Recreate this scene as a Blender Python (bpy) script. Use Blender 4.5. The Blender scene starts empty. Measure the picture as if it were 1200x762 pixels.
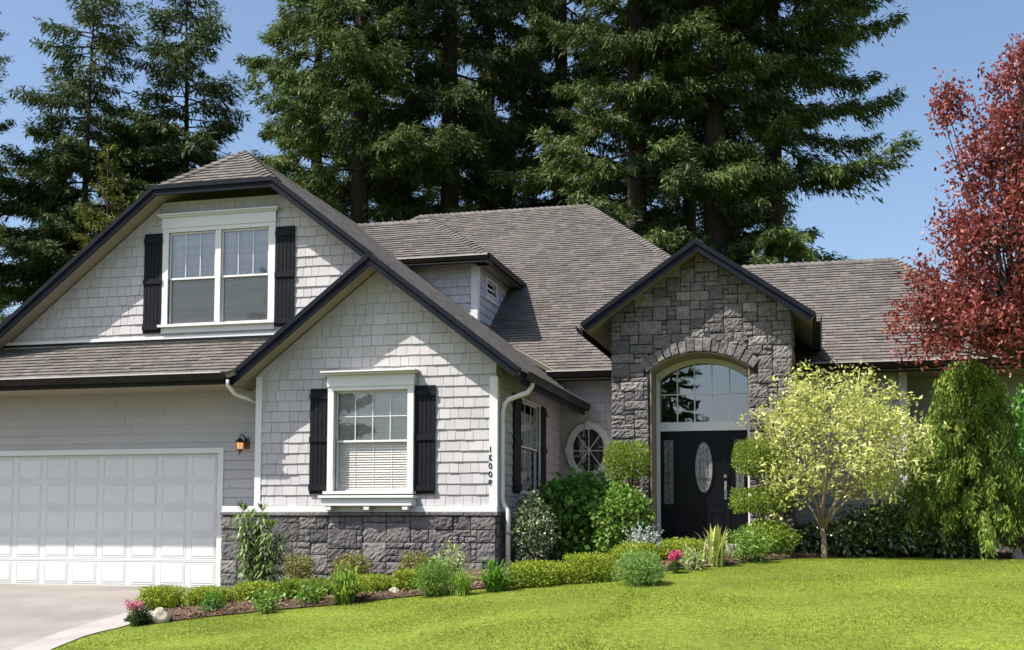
import bpy, bmesh, math, random
import numpy as np
from mathutils import Vector, Matrix

# ------------------------------------------------------------------ camera, sky, sun, exposure
S = bpy.context.scene
COL = S.collection
CAM_F, CAM_SH, CAM_ROLL, CAM_PITCH, CAM_YAW, CAM_Z = 1400.0, 142.42, 0.0030, 0.0686, 0.25396, 1.1
ct, st = math.cos(CAM_YAW), math.sin(CAM_YAW)
fw = Vector((-st, ct, 0)); rt = Vector((ct, st, 0)); upv = Vector((0, 0, 1))
cp, sp = math.cos(CAM_PITCH), math.sin(CAM_PITCH)
CF = fw * cp + upv * sp; u2 = upv * cp - fw * sp
cr, sr = math.cos(CAM_ROLL), math.sin(CAM_ROLL)
CR = rt * cr + u2 * sr; CU = u2 * cr - rt * sr
cam_d = bpy.data.cameras.new('camera'); cam = bpy.data.objects.new('camera', cam_d); COL.objects.link(cam)
cam.matrix_world = Matrix(((CR.x, CU.x, -CF.x, 0), (CR.y, CU.y, -CF.y, 0), (CR.z, CU.z, -CF.z, CAM_Z), (0, 0, 0, 1)))
cam_d.sensor_width = 36; cam_d.lens = CAM_F / 1200 * 36; cam_d.shift_y = CAM_SH / 1200
cam_d.clip_start = 0.1; cam_d.clip_end = 3000
S.camera = cam

SUN_TRAVEL = Vector((0.54, 0.43, -1.0)).normalized()          # direction the light travels
TOSUN = -SUN_TRAVEL
w = bpy.data.worlds.new('World'); S.world = w; w.use_nodes = True
nt = w.node_tree; bg = nt.nodes['Background']
sky = nt.nodes.new('ShaderNodeTexSky'); sky.sky_type = 'NISHITA'; sky.sun_disc = False
sky.sun_elevation = math.asin(TOSUN.z)
sky.sun_rotation = math.atan2(TOSUN.x, TOSUN.y)
sky.air_density = 1.0; sky.dust_density = 2.2; sky.ozone_density = 2.5; sky.altitude = 100
nt.links.new(sky.outputs[0], bg.inputs[0]); bg.inputs[1].default_value = 0.124
sd = bpy.data.lights.new('sun', 'SUN'); sd.energy = 5.0; sd.angle = math.radians(0.5); sd.color = (1.0, 0.95, 0.86)
sun = bpy.data.objects.new('sun', sd); COL.objects.link(sun)
sun.rotation_euler = SUN_TRAVEL.to_track_quat('-Z', 'Y').to_euler(); sun.location = (-20, -15, 40)
vs = S.view_settings
vs.view_transform = 'Standard'; vs.look = 'None'; vs.exposure = 0.66; vs.gamma = 1.0; vs.use_curve_mapping = False
S.render.engine = 'CYCLES'
S.cycles.max_bounces = 6; S.cycles.transparent_max_bounces = 8; S.cycles.diffuse_bounces = 1
S.cycles.caustics_reflective = False; S.cycles.caustics_refractive = False

rng = np.random.default_rng(7); random.seed(7)

# ------------------------------------------------------------------ placing helpers (design pixels -> real points)
def ray(x, y): return CF * CAM_F + CR * (x - 600) - CU * (y - 381 - CAM_SH)
def onY(x, y, Y):
    d = ray(x, y); t = Y / d.y; return Vector((d.x * t, d.y * t, CAM_Z + d.z * t))
def onX(x, y, X):
    d = ray(x, y); t = X / d.x; return Vector((d.x * t, d.y * t, CAM_Z + d.z * t))
def sst(a, b, x):
    t = np.clip((np.asarray(x, float) - a) / (b - a), 0, 1); return t * t * (3 - 2 * t)
def gz(X, Y):
    X = np.asarray(X, float); Y = np.asarray(Y, float)
    zx = 0.03 + 0.60 * np.clip((X + 10.3) / 8.0, 0, 1) * (0.75 + 0.25 * sst(-10.3, -2.3, X))
    d = np.clip(18.9 - Y, 0, 11)
    q = np.where(d < 1.0, 0.5 * d * d, d - 0.5)
    return zx - 0.082 * q
def G(px, py):
    d = ray(px, py); a, b = 4.0, 60.0
    f = lambda Y: CAM_Z + d.z * Y / d.y - float(gz(d.x * Y / d.y, Y))
    Y = a; 
    while Y < b and f(Y) > 0: Y += 0.05
    lo, hi = Y - 0.05, Y
    for _ in range(20):
        m = (lo + hi) / 2
        if f(m) > 0: lo = m
        else: hi = m
    hi = min(hi, 21.0)
    return Vector((d.x * hi / d.y, hi, float(gz(d.x * hi / d.y, hi))))
def mpp(Y): return Y * 1.03 / CAM_F      # metres per design pixel at depth Y

# ------------------------------------------------------------------ materials
MATS = {}
def newmat(name):
    m = bpy.data.materials.new(name); m.use_nodes = True; MATS[name] = m
    n = m.node_tree.nodes; b = n['Principled BSDF']; return m, m.node_tree, b
def N(t, ty, **k):
    n = t.nodes.new(ty)
    for a, v in k.items(): setattr(n, a, v)
    return n
def mat(name, cols, rough=0.7, island=0.0, ns=3.0, nv=0.0, ns2=None, nv2=0.0, bump=0.0, bs=30, bd=0.01, spec=0.3, metal=0.0, coord='Object', stretch=None):
    """cols: one colour or a list mixed by island random; nv: noise value variation; bump"""
    m, t, b = newmat(name)
    if isinstance(cols[0], (int, float)): cols = [cols]
    geo = N(t, 'ShaderNodeNewGeometry')
    if len(cols) > 1:
        r = N(t, 'ShaderNodeValToRGB'); r.color_ramp.interpolation = 'LINEAR'
        e = r.color_ramp.elements
        while len(e) < len(cols): e.new(0.5)
        for i, c in enumerate(cols): e[i].position = i / (len(cols) - 1); e[i].color = (*c, 1)
        t.links.new(geo.outputs['Random Per Island'], r.inputs[0]); out = r.outputs[0]
    else:
        r = N(t, 'ShaderNodeRGB'); r.outputs[0].default_value = (*cols[0], 1); out = r.outputs[0]
    tc = N(t, 'ShaderNodeTexCoord'); cvec = tc.outputs[coord]
    if stretch:
        mp = N(t, 'ShaderNodeMapping'); mp.inputs['Scale'].default_value = stretch
        t.links.new(cvec, mp.inputs[0]); cvec = mp.outputs[0]
    hv = N(t, 'ShaderNodeHueSaturation'); t.links.new(out, hv.inputs['Color'])
    val = None
    def addv(sock, amt):
        nonlocal val
        mr = N(t, 'ShaderNodeMapRange'); mr.inputs['To Min'].default_value = 1 - amt; mr.inputs['To Max'].default_value = 1 + amt
        t.links.new(sock, mr.inputs[0])
        if val is None: val = mr.outputs[0]
        else:
            mu = N(t, 'ShaderNodeMath', operation='MULTIPLY'); t.links.new(val, mu.inputs[0]); t.links.new(mr.outputs[0], mu.inputs[1]); val = mu.outputs[0]
    def noise(sc, det=4):
        nz = N(t, 'ShaderNodeTexNoise'); nz.inputs['Scale'].default_value = sc; nz.inputs['Detail'].default_value = det
        t.links.new(cvec, nz.inputs['Vector']); return nz
    if island:
        ml = N(t, 'ShaderNodeMath', operation='MULTIPLY'); ml.inputs[1].default_value = 37.17
        fr = N(t, 'ShaderNodeMath', operation='FRACT')
        t.links.new(geo.outputs['Random Per Island'], ml.inputs[0]); t.links.new(ml.outputs[0], fr.inputs[0]); addv(fr.outputs[0], island)
    if nv:
        nz = noise(ns); mr = N(t, 'ShaderNodeMapRange'); mr.inputs['From Min'].default_value = .3; mr.inputs['From Max'].default_value = .7
        t.links.new(nz.outputs[0], mr.inputs[0]); addv(mr.outputs[0], nv)
    if ns2:
        nz = noise(ns2, 2); mr = N(t, 'ShaderNodeMapRange'); mr.inputs['From Min'].default_value = .3; mr.inputs['From Max'].default_value = .7
        t.links.new(nz.outputs[0], mr.inputs[0]); addv(mr.outputs[0], nv2)
    if val is not None: t.links.new(val, hv.inputs['Value'])
    t.links.new(hv.outputs[0], b.inputs['Base Color'])
    b.inputs['Roughness'].default_value = rough; b.inputs['Specular IOR Level'].default_value = spec; b.inputs['Metallic'].default_value = metal
    if bump:
        nz = noise(bs, 6); bp = N(t, 'ShaderNodeBump'); bp.inputs['Strength'].default_value = bump; bp.inputs['Distance'].default_value = bd
        t.links.new(nz.outputs[0], bp.inputs['Height']); t.links.new(bp.outputs[0], b.inputs['Normal'])
    return m
def leafmat(name, cols, trans=0.3, rough=0.45, spec=0.35, patch=0.15, ps=1.2, ps2=None, patch2=0):
    m = mat(name, cols, rough=rough, spec=spec, ns=ps, nv=patch, ns2=ps2, nv2=patch2)
    t = m.node_tree; b = t.nodes['Principled BSDF']; out = t.nodes['Material Output']
    col = b.inputs['Base Color'].links[0].from_socket
    tr = N(t, 'ShaderNodeBsdfTranslucent'); mx = N(t, 'ShaderNodeMixShader'); mx.inputs[0].default_value = trans
    t.links.new(col, tr.inputs[0]); t.links.new(b.outputs[0], mx.inputs[1]); t.links.new(tr.outputs[0], mx.inputs[2])
    t.links.new(mx.outputs[0], out.inputs['Surface'])
    return m
def glassmat(name, refl=0.12, tint=(1, 1, 1)):
    m = bpy.data.materials.new(name); m.use_nodes = True; t = m.node_tree; t.nodes.clear()
    o = N(t, 'ShaderNodeOutputMaterial'); tr = N(t, 'ShaderNodeBsdfTransparent'); gl = N(t, 'ShaderNodeBsdfGlossy'); mx = N(t, 'ShaderNodeMixShader')
    tr.inputs[0].default_value = (*tint, 1); gl.inputs['Roughness'].default_value = 0.0
    fr = N(t, 'ShaderNodeFresnel'); fr.inputs[0].default_value = 1.5
    ad = N(t, 'ShaderNodeMath', operation='ADD'); ad.inputs[1].default_value = refl; ad.use_clamp = True
    t.links.new(fr.outputs[0], ad.inputs[0]); t.links.new(ad.outputs[0], mx.inputs[0])
    t.links.new(tr.outputs[0], mx.inputs[1]); t.links.new(gl.outputs[0], mx.inputs[2]); t.links.new(mx.outputs[0], o.inputs[0])
    nz = N(t, 'ShaderNodeTexNoise'); nz.inputs['Scale'].default_value = 1.6; tc = N(t, 'ShaderNodeTexCoord'); t.links.new(tc.outputs['Object'], nz.inputs[0])
    bp = N(t, 'ShaderNodeBump'); bp.inputs['Strength'].default_value = 0.04; bp.inputs['Distance'].default_value = 0.05
    t.links.new(nz.outputs[0], bp.inputs['Height']); t.links.new(bp.outputs[0], gl.inputs['Normal'])
    return m

M_SIDING = mat('siding paint', (0.485, 0.460, 0.468), rough=.75, island=.06, ns=1.3, nv=.06, ns2=40, nv2=.03, bump=.15, bs=60, bd=.004)
M_LAP = mat('lap siding paint', (0.465, 0.442, 0.450), rough=.75, island=.03, ns=1.1, nv=.05, ns2=30, nv2=.02, bump=.1, bs=50, bd=.003)
M_TRIM = mat('white trim paint', (0.72, 0.71, 0.705), rough=.5, ns=2, nv=.03, ns2=25, nv2=.015)
M_DOORWHITE = mat('garage door paint', (0.72, 0.71, 0.705), rough=.5, ns=1.2, nv=.035, ns2=18, nv2=.015)
M_NAVY = mat('dark fascia paint', (0.0085, 0.0105, 0.018), rough=.6, ns=3, nv=.25, spec=.12)
M_SHUT = mat('black shutter paint', (0.012, 0.013, 0.018), rough=.6, ns=4, nv=.2, bump=.1, bs=40, bd=.003, spec=.12)
M_GUT = mat('dark gutter metal', (0.016, 0.013, 0.011), rough=.5, ns=3, nv=.2, spec=.15)
M_DRIP = mat('pale drip edge metal', (0.50, 0.48, 0.45), rough=.5, ns=2, nv=.1)
M_SOFFIT = mat('tan soffit boards', (0.30, 0.262, 0.205), rough=.8, ns=2, nv=.06)
M_ROOF = mat('roof shingles', [(0.128, 0.114, 0.104), (0.146, 0.131, 0.120), (0.168, 0.150, 0.138), (0.136, 0.123, 0.114), (0.112, 0.100, 0.091)], rough=.95, island=.07, ns=0.5, nv=.08, ns2=120, nv2=.22, bump=.5, bs=180, bd=.004, spec=.1)
M_STONE = mat('ledge stone', [(0.112, 0.103, 0.110), (0.215, 0.193, 0.192), (0.150, 0.137, 0.142), (0.27, 0.240, 0.232), (0.10, 0.093, 0.102), (0.182, 0.165, 0.167), (0.132, 0.121, 0.126)], rough=.9, island=.12, ns=9, nv=.22, ns2=45, nv2=.18, bump=.9, bs=22, bd=.03, spec=.15)
M_STONEB = mat('dark ledge stone', [(0.10, 0.094, 0.096), (0.175, 0.162, 0.158), (0.13, 0.122, 0.122), (0.215, 0.198, 0.192), (0.088, 0.084, 0.088)], rough=.9, island=.12, ns=9, nv=.22, ns2=45, nv2=.18, bump=.9, bs=22, bd=.03, spec=.15)
M_MORTAR = mat('dark mortar', (0.028, 0.027, 0.027), rough=.95, ns=20, nv=.2)
M_BLIND = mat('white slat blinds', (0.92, 0.89, 0.85), rough=.6, island=.09)
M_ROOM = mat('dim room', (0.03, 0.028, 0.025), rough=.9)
M_GLASS = glassmat('window glass', .06)
M_GLASSU = glassmat('upper sash glass', .13)
M_SCREEN = glassmat('screened lower sash glass', .02, (.95, .93, .91))
M_GLASSR = glassmat('large window glass', .26, (.8, .8, .8))
M_DOOR = mat('black door paint', (0.004, 0.0045, 0.007), rough=.35, ns=3, nv=.2, spec=.15)
M_FROSTD = mat('dim leaded glass', (0.085, 0.09, 0.085), rough=.15, ns=18, nv=.6, bump=.3, bs=40, spec=.6)
M_FROST = mat('leaded frosted glass', (0.22, 0.225, 0.22), rough=.2, ns=26, nv=.45, bump=.4, bs=40, spec=.6)
M_CAME = mat('lead came', (0.10, 0.10, 0.10), rough=.4, metal=.6)
M_METAL = mat('aged bronze metal', (0.10, 0.085, 0.07), rough=.35, metal=.8, ns=15, nv=.3)
M_SILVER = mat('worn nickel', (0.35, 0.34, 0.32), rough=.35, metal=.8)
M_PIPE = mat('downspout paint', (0.72, 0.70, 0.67), rough=.45, ns=3, nv=.05)
M_CONC = mat('exposed aggregate', (0.262, 0.236, 0.214), rough=.9, ns=.8, nv=.17, ns2=55, nv2=.28, bump=.4, bs=90, bd=.006, coord='Object')
M_CONCE = mat('smooth concrete border', (0.33, 0.298, 0.276), rough=.85, ns=1.3, nv=.14, ns2=40, nv2=.06, bump=.15, bs=60)
M_SOIL = mat('bark mulch soil', (0.115, 0.072, 0.046), rough=1, ns=8, nv=.4, ns2=50, nv2=.4, bump=1, bs=40, bd=.04)
M_CHIP = mat('bark chips', [(0.10, 0.06, 0.038), (0.20, 0.13, 0.085), (0.30, 0.21, 0.14), (0.15, 0.095, 0.06), (0.07, 0.045, 0.03)], rough=1, island=.2)
M_LAWN = mat('lawn turf', (0.165, 0.215, 0.022), rough=1, ns=.5, nv=.25, ns2=14, nv2=.3, bump=.6, bs=60, bd=.03)
M_BLADE = leafmat('grass blades', [(0.150, 0.215, 0.015), (0.205, 0.262, 0.021), (0.172, 0.238, 0.018), (0.275, 0.285, 0.042), (0.160, 0.225, 0.016)], trans=.30, rough=.6, patch=.30, ps=.42, ps2=2.6, patch2=.10)
M_BARK = mat('fir bark', (0.050, 0.037, 0.030), rough=1, ns=2, nv=.3, ns2=14, nv2=.4, bump=1, bs=9, bd=.08, stretch=(4, 4, .7))
M_BARK2 = mat('smooth tan bark', (0.26, 0.19, 0.135), rough=.9, ns=4, nv=.25, ns2=30, nv2=.2, bump=.5, bs=30, bd=.01)
M_BARK3 = mat('dark bark', (0.07, 0.05, 0.042), rough=.95, ns=5, nv=.3, bump=.6, bs=30, bd=.01)
M_FIR = leafmat('fir needles', [(0.036, 0.072, 0.024), (0.096, 0.140, 0.036), (0.052, 0.098, 0.030), (0.180, 0.212, 0.062), (0.067, 0.114, 0.036)], trans=.25, rough=.6, spec=.2, patch=.35, ps=.35)
M_FIR2 = leafmat('blue green fir needles', [(0.034, 0.064, 0.026), (0.060, 0.094, 0.032), (0.105, 0.135, 0.040), (0.046, 0.078, 0.030)], trans=.22, rough=.6, spec=.2, patch=.3, ps=.4)
M_FIR3 = leafmat('olive cedar foliage', [(0.10, 0.115, 0.018), (0.15, 0.155, 0.024), (0.08, 0.10, 0.018), (0.18, 0.175, 0.035)], trans=.2, rough=.6, spec=.2, patch=.3, ps=.4)
M_PLUM = leafmat('plum leaves', [(0.19, 0.040, 0.040), (0.31, 0.070, 0.058), (0.13, 0.029, 0.034), (0.44, 0.15, 0.11), (0.23, 0.050, 0.046)], trans=.35, rough=.4, patch=.15, ps=2)
M_VARI = leafmat('variegated cream leaves', [(0.47, 0.51, 0.11), (0.64, 0.65, 0.22), (0.37, 0.43, 0.07), (0.74, 0.73, 0.36), (0.55, 0.57, 0.15)], trans=.35, rough=.5, patch=.12, ps=3)
M_WEEP = leafmat('weeping cedar foliage', [(0.135, 0.22, 0.030), (0.22, 0.31, 0.048), (0.09, 0.155, 0.023), (0.31, 0.39, 0.08)], trans=.25, rough=.6, spec=.2, patch=.2, ps=2)
M_BOX = leafmat('golden box leaves', [(0.17, 0.26, 0.018), (0.34, 0.42, 0.03), (0.10, 0.18, 0.015), (0.46, 0.50, 0.05), (0.24, 0.33, 0.022)], trans=.3, patch=.15, ps=6)
M_BOXD = leafmat('green box leaves', [(0.13, 0.22, 0.02), (0.24, 0.33, 0.028), (0.08, 0.16, 0.016), (0.34, 0.40, 0.05)], trans=.3, patch=.15, ps=6)
M_SHRUB = leafmat('lush green leaves', [(0.085, 0.23, 0.028), (0.14, 0.32, 0.04), (0.055, 0.16, 0.022), (0.19, 0.38, 0.055)], trans=.35, patch=.15, ps=3)
M_SHRUBL = leafmat('bright green leaves', [(0.13, 0.26, 0.03), (0.20, 0.34, 0.05), (0.09, 0.19, 0.022), (0.27, 0.40, 0.08)], trans=.35, patch=.12, ps=4)
M_LAUREL = leafmat('glossy dark laurel leaves', [(0.035, 0.075, 0.02), (0.075, 0.125, 0.032), (0.05, 0.095, 0.025), (0.24, 0.29, 0.13)], trans=.15, rough=.25, spec=.8, patch=.2, ps=3)
M_WHITEV = leafmat('white edged leaves', [(0.06, 0.11, 0.03), (0.45, 0.48, 0.28), (0.05, 0.10, 0.025), (0.09, 0.15, 0.04), (0.55, 0.58, 0.40)], trans=.2, patch=.15, ps=3)
M_BRONZE = leafmat('bronze green leaves', [(0.16, 0.17, 0.03), (0.29, 0.25, 0.05), (0.12, 0.18, 0.035), (0.36, 0.29, 0.07)], trans=.25, patch=.15, ps=5)
M_STRAP = leafmat('strap leaves', [(0.16, 0.29, 0.03), (0.28, 0.42, 0.05), (0.12, 0.23, 0.025), (0.36, 0.48, 0.09)], trans=.35, patch=.1, ps=4)
M_STRAPD = leafmat('deep green strap leaves', [(0.10, 0.24, 0.03), (0.17, 0.34, 0.045), (0.07, 0.18, 0.025)], trans=.3, patch=.1, ps=4)
M_IRIS = leafmat('yellow striped blades', [(0.55, 0.56, 0.14), (0.40, 0.46, 0.09), (0.66, 0.66, 0.26), (0.30, 0.40, 0.06)], trans=.3, patch=.1, ps=4)
M_LILY = leafmat('lily leaves', [(0.11, 0.20, 0.04), (0.20, 0.30, 0.07), (0.08, 0.15, 0.03), (0.33, 0.42, 0.16)], trans=.25, rough=.35, spec=.5, patch=.1, ps=5)
M_SILV = leafmat('silver grey leaves', [(0.36, 0.42, 0.36), (0.48, 0.54, 0.48), (0.26, 0.33, 0.25)], trans=.2, patch=.1, ps=4)
M_SAGE = leafmat('soft sage leaves', [(0.17, 0.31, 0.06), (0.26, 0.40, 0.10), (0.13, 0.25, 0.04)], trans=.3, patch=.15, ps=4)
M_CREAM = leafmat('cream green leaves', [(0.42, 0.48, 0.18), (0.24, 0.36, 0.08), (0.58, 0.60, 0.34), (0.18, 0.30, 0.05)], trans=.3, patch=.1, ps=4)
M_PINK = leafmat('pink petals', [(0.62, 0.17, 0.24), (0.72, 0.30, 0.36), (0.55, 0.12, 0.22), (0.78, 0.45, 0.48)], trans=.3, patch=.05)
M_MAGENTA = leafmat('magenta petals', [(0.62, 0.05, 0.17), (0.72, 0.12, 0.27), (0.50, 0.04, 0.14)], trans=.3, patch=.05)
M_RUST = leafmat('russet leaves', [(0.28, 0.085, 0.03), (0.36, 0.13, 0.05), (0.20, 0.06, 0.025)], trans=.3, patch=.15, ps=3)
M_DKGRN = leafmat('dark cushion leaves', [(0.035, 0.075, 0.02), (0.06, 0.11, 0.03), (0.025, 0.055, 0.018)], trans=.2, patch=.15)
M_ROCK = mat('weathered rock', (0.42, 0.37, 0.31), rough=.95, ns=7, nv=.3, ns2=40, nv2=.2, bump=.8, bs=14, bd=.04)
M_TWIG = mat('brown twigs', (0.11, 0.075, 0.05), rough=.9, ns=10, nv=.3)

# ------------------------------------------------------------------ mesh helpers
def link(name, me, parent=None, kind=None):
    o = bpy.data.objects.new(name, me); COL.objects.link(o)
    if parent: o.parent = parent
    if kind: o['kind'] = kind
    return o
def tag(o, label, cat, group=None):
    o['label'] = label; o['category'] = cat
    if group: o['group'] = group
    return o
def empty(name, loc=(0, 0, 0)):
    o = bpy.data.objects.new(name, None); COL.objects.link(o); o.location = loc; o.empty_display_size = .2; return o
class MB:
    def __init__(s, off=(0, 0, 0)): s.v = []; s.f = []; s.off = Vector(off)
    def add(s, vs, fs):
        b = len(s.v); s.v += [tuple(Vector(x) - s.off) for x in vs]; s.f += [tuple(i + b for i in f) for f in fs]
    def box(s, a, b):
        x0, y0, z0 = a; x1, y1, z1 = b
        s.add([(x0, y0, z0), (x1, y0, z0), (x1, y1, z0), (x0, y1, z0), (x0, y0, z1), (x1, y0, z1), (x1, y1, z1), (x0, y1, z1)],
              [(0, 3, 2, 1), (4, 5, 6, 7), (0, 1, 5, 4), (1, 2, 6, 5), (2, 3, 7, 6), (3, 0, 4, 7)])
    def prism(s, front, back):
        n = len(front); s.add(list(front) + list(back), [tuple(range(n)), tuple(range(2 * n - 1, n - 1, -1))] + [(i, i + n, (i + 1) % n + n, (i + 1) % n) for i in range(n)])
    def ext(s, poly, vec):
        v = Vector(vec); s.prism([Vector(p) for p in poly], [Vector(p) + v for p in poly])
    def bar(s, A, B, up, h, t, side=None):
        """box along A-B; hangs h below the line along -up, thickness t on side"""
        A, B, up = Vector(A), Vector(B), Vector(up); d = (B - A).normalized()
        sd_ = Vector(side) if side else d.cross(up).normalized()
        sd_ = (sd_ - d * sd_.dot(d)).normalized()
        u_ = (up - d * up.dot(d)); u_ = (u_ - sd_ * u_.dot(sd_)).normalized()
        q = [A, A - u_ * h, A - u_ * h + sd_ * t, A + sd_ * t]; D = B - A
        s.prism(q, [p + D for p in q])
    def tube(s, pts, r, n=8, cap=True):
        pts = [Vector(p) for p in pts]; rs = r if isinstance(r, (list, tuple)) else [r] * len(pts)
        rings = []; prev = None
        for i, p in enumerate(pts):
            d = (pts[min(i + 1, len(pts) - 1)] - pts[max(i - 1, 0)]).normalized()
            if prev is None:
                a = Vector((0, 0, 1)) if abs(d.z) < .9 else Vector((1, 0, 0)); x = d.cross(a).normalized()
            else: x = (prev - d * prev.dot(d)).normalized()
            prev = x; y = d.cross(x)
            rings.append([p + (x * math.cos(2 * math.pi * k / n) + y * math.sin(2 * math.pi * k / n)) * rs[i] for k in range(n)])
        vs_ = [q for R_ in rings for q in R_]; fs = []
        for i in range(len(pts) - 1):
            for k in range(n): fs.append((i * n + k, i * n + (k + 1) % n, (i + 1) * n + (k + 1) % n, (i + 1) * n + k))
        if cap: fs.append(tuple(range(n - 1, -1, -1))); fs.append(tuple((len(pts) - 1) * n + k for k in range(n)))
        s.add(vs_, fs)
    def lathe(s, c, prof, n=16):
        c = Vector(c); vs_ = []; fs = []
        for r, z in prof: vs_ += [c + Vector((r * math.cos(2 * math.pi * k / n), r * math.sin(2 * math.pi * k / n), z)) for k in range(n)]
        for i in range(len(prof) - 1):
            for k in range(n): fs.append((i * n + k, i * n + (k + 1) % n, (i + 1) * n + (k + 1) % n, (i + 1) * n + k))
        s.add(vs_, fs)
    def obj(s, name, m, parent=None, kind=None, smooth=False, bevel=0):
        me = bpy.data.meshes.new(name); me.from_pydata(s.v, [], s.f); me.materials.append(m)
        if smooth:
            for p in me.polygons: p.use_smooth = True
        me.update(); o = link(name, me, parent, kind)
        bm = bmesh.new(); bm.from_mesh(me); bmesh.ops.recalc_face_normals(bm, faces=bm.faces); bm.to_mesh(me); bm.free()
        if bevel:
            md = o.modifiers.new('bevel', 'BEVEL'); md.width = bevel; md.segments = 2; md.limit_method = 'ANGLE'
        return o

def clip_half(poly, a, b, c):
    """keep a*u+b*v+c>=0"""
    out = []; n = len(poly)
    for i in range(n):
        p, q = poly[i], poly[(i + 1) % n]; dp = a * p[0] + b * p[1] + c; dq = a * q[0] + b * q[1] + c
        if dp >= 0: out.append(p)
        if (dp > 0 > dq) or (dp < 0 < dq):
            t = dp / (dp - dq); out.append((p[0] + (q[0] - p[0]) * t, p[1] + (q[1] - p[1]) * t))
    return out
def area2(P): return sum(P[i][0] * P[(i + 1) % len(P)][1] - P[(i + 1) % len(P)][0] * P[i][1] for i in range(len(P))) / 2
def clip_convex(poly, cv):
    if area2(cv) < 0: cv = cv[::-1]
    for i in range(len(cv)):
        (x0, y0), (x1, y1) = cv[i], cv[(i + 1) % len(cv)]
        poly = clip_half(poly, -(y1 - y0), (x1 - x0), (y1 - y0) * x0 - (x1 - x0) * y0)
        if len(poly) < 3: return []
    if abs(area2(poly)) < 2e-5: return []
    return poly
def rect_minus(r, holes):
    rs = [r]
    for h in holes:
        nr = []
        for (a, b, c, d) in rs:
            ha, hb, hc, hd = max(a, h[0]), max(b, h[1]), min(c, h[2]), min(d, h[3])
            if ha >= hc or hb >= hd: nr.append((a, b, c, d)); continue
            if a < ha: nr.append((a, b, ha, d))
            if hc < c: nr.append((hc, b, c, d))
            if b < hb: nr.append((ha, b, hc, hb))
            if hd < d: nr.append((ha, hd, hc, d))
        rs = nr
    return rs
class Frame:
    """local (u, v, n) on a plane"""
    def __init__(s, O, U, V): s.O = Vector(O); s.U = Vector(U).normalized(); s.V = Vector(V).normalized(); s.N = s.U.cross(s.V).normalized()
    def p(s, u, v, n=0): return s.O + s.U * u + s.V * v + s.N * n
    def uv(s, P): d = Vector(P) - s.O; return (d.dot(s.U), d.dot(s.V))
def tabs(mb, fr, poly, course, wmin, wmax, tb, tt, gap=.004, jit=.0, holes=(), skip0=0.0, zoff=0.0):
    us = [p[0] for p in poly]; vs_ = [p[1] for p in poly]
    v = min(vs_) + skip0; R_ = random
    while v < max(vs_):
        u = min(us) - R_.uniform(0, wmax)
        while u < max(us):
            wd = R_.uniform(wmin, wmax); dv = R_.uniform(-jit, jit); lift = R_.uniform(-.1, .35) * tb
            for (a, b, c, d) in rect_minus((u + gap / 2, v + dv, u + wd - gap / 2, v + course), holes):
                P = clip_convex([(a, b), (c, b), (c, d), (a, d)], poly)
                if len(P) < 3: continue
                def nn(q): return zoff + (tb + lift) + (tt - tb - lift) * min(1, max(0, (q[1] - v) / course))
                mb.prism([fr.p(q[0], q[1], nn(q)) for q in P], [fr.p(q[0], q[1], zoff - .004) for q in P])
            u += wd
        v += course
def panels(mb, fr, poly, holes, t, n0=0.0):
    us = sorted(set([min(p[0] for p in poly), max(p[0] for p in poly)] + [h[i] for h in holes for i in (0, 2)]))
    vv = sorted(set([min(p[1] for p in poly), max(p[1] for p in poly)] + [h[i] for h in holes for i in (1, 3)]))
    for i in range(len(us) - 1):
        for j in range(len(vv) - 1):
            cu, cv = (us[i] + us[i + 1]) / 2, (vv[j] + vv[j + 1]) / 2
            if any(h[0] < cu < h[2] and h[1] < cv < h[3] for h in holes): continue
            P = clip_convex([(us[i], vv[j]), (us[i + 1], vv[j]), (us[i + 1], vv[j + 1]), (us[i], vv[j + 1])], poly)
            if len(P) >= 3: mb.prism([fr.p(a, b, n0) for a, b in P], [fr.p(a, b, n0 - t) for a, b in P])
def np_mesh(name, V, F, m, parent=None, kind=None, off=None, smooth=False):
    V = np.asarray(V, np.float32)
    if off is not None: V = V - np.array(off, np.float32)
    F = np.asarray(F, np.int32); k = F.shape[1]
    me = bpy.data.meshes.new(name); me.vertices.add(len(V)); me.vertices.foreach_set('co', V.ravel())
    me.loops.add(F.size); me.loops.foreach_set('vertex_index', F.ravel())
    me.polygons.add(len(F)); me.polygons.foreach_set('loop_start', np.arange(0, F.size, k, dtype=np.int32)); me.polygons.foreach_set('loop_total', np.full(len(F), k, np.int32))
    me.update(calc_edges=True); me.materials.append(m)
    return link(name, me, parent, kind)
def unit(a): return a / np.maximum(np.linalg.norm(a, axis=1, keepdims=True), 1e-9)
def rdir(n, r=None): return unit((r or rng).normal(size=(n, 3)))
def leaves(C, A, Nn, L, W, wide=.45):
    """rhombic leaves: base C, axis A, normal Nn; returns V,F"""
    A = unit(A); B = unit(np.cross(Nn, A)); n = len(C); L = np.broadcast_to(L, (n,))[:, None]; W = np.broadcast_to(W, (n,))[:, None]
    V = np.stack([C, C + A * L * wide + B * W / 2, C + A * L, C + A * L * wide - B * W / 2], 1).reshape(-1, 3)
    return V, np.arange(4 * n).reshape(n, 4)
def cat(parts):
    Vs, Fs, b = [], [], 0
    for V, F in parts: Vs.append(V); Fs.append(F + b); b += len(V)
    return np.concatenate(Vs), np.concatenate(Fs)

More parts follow.
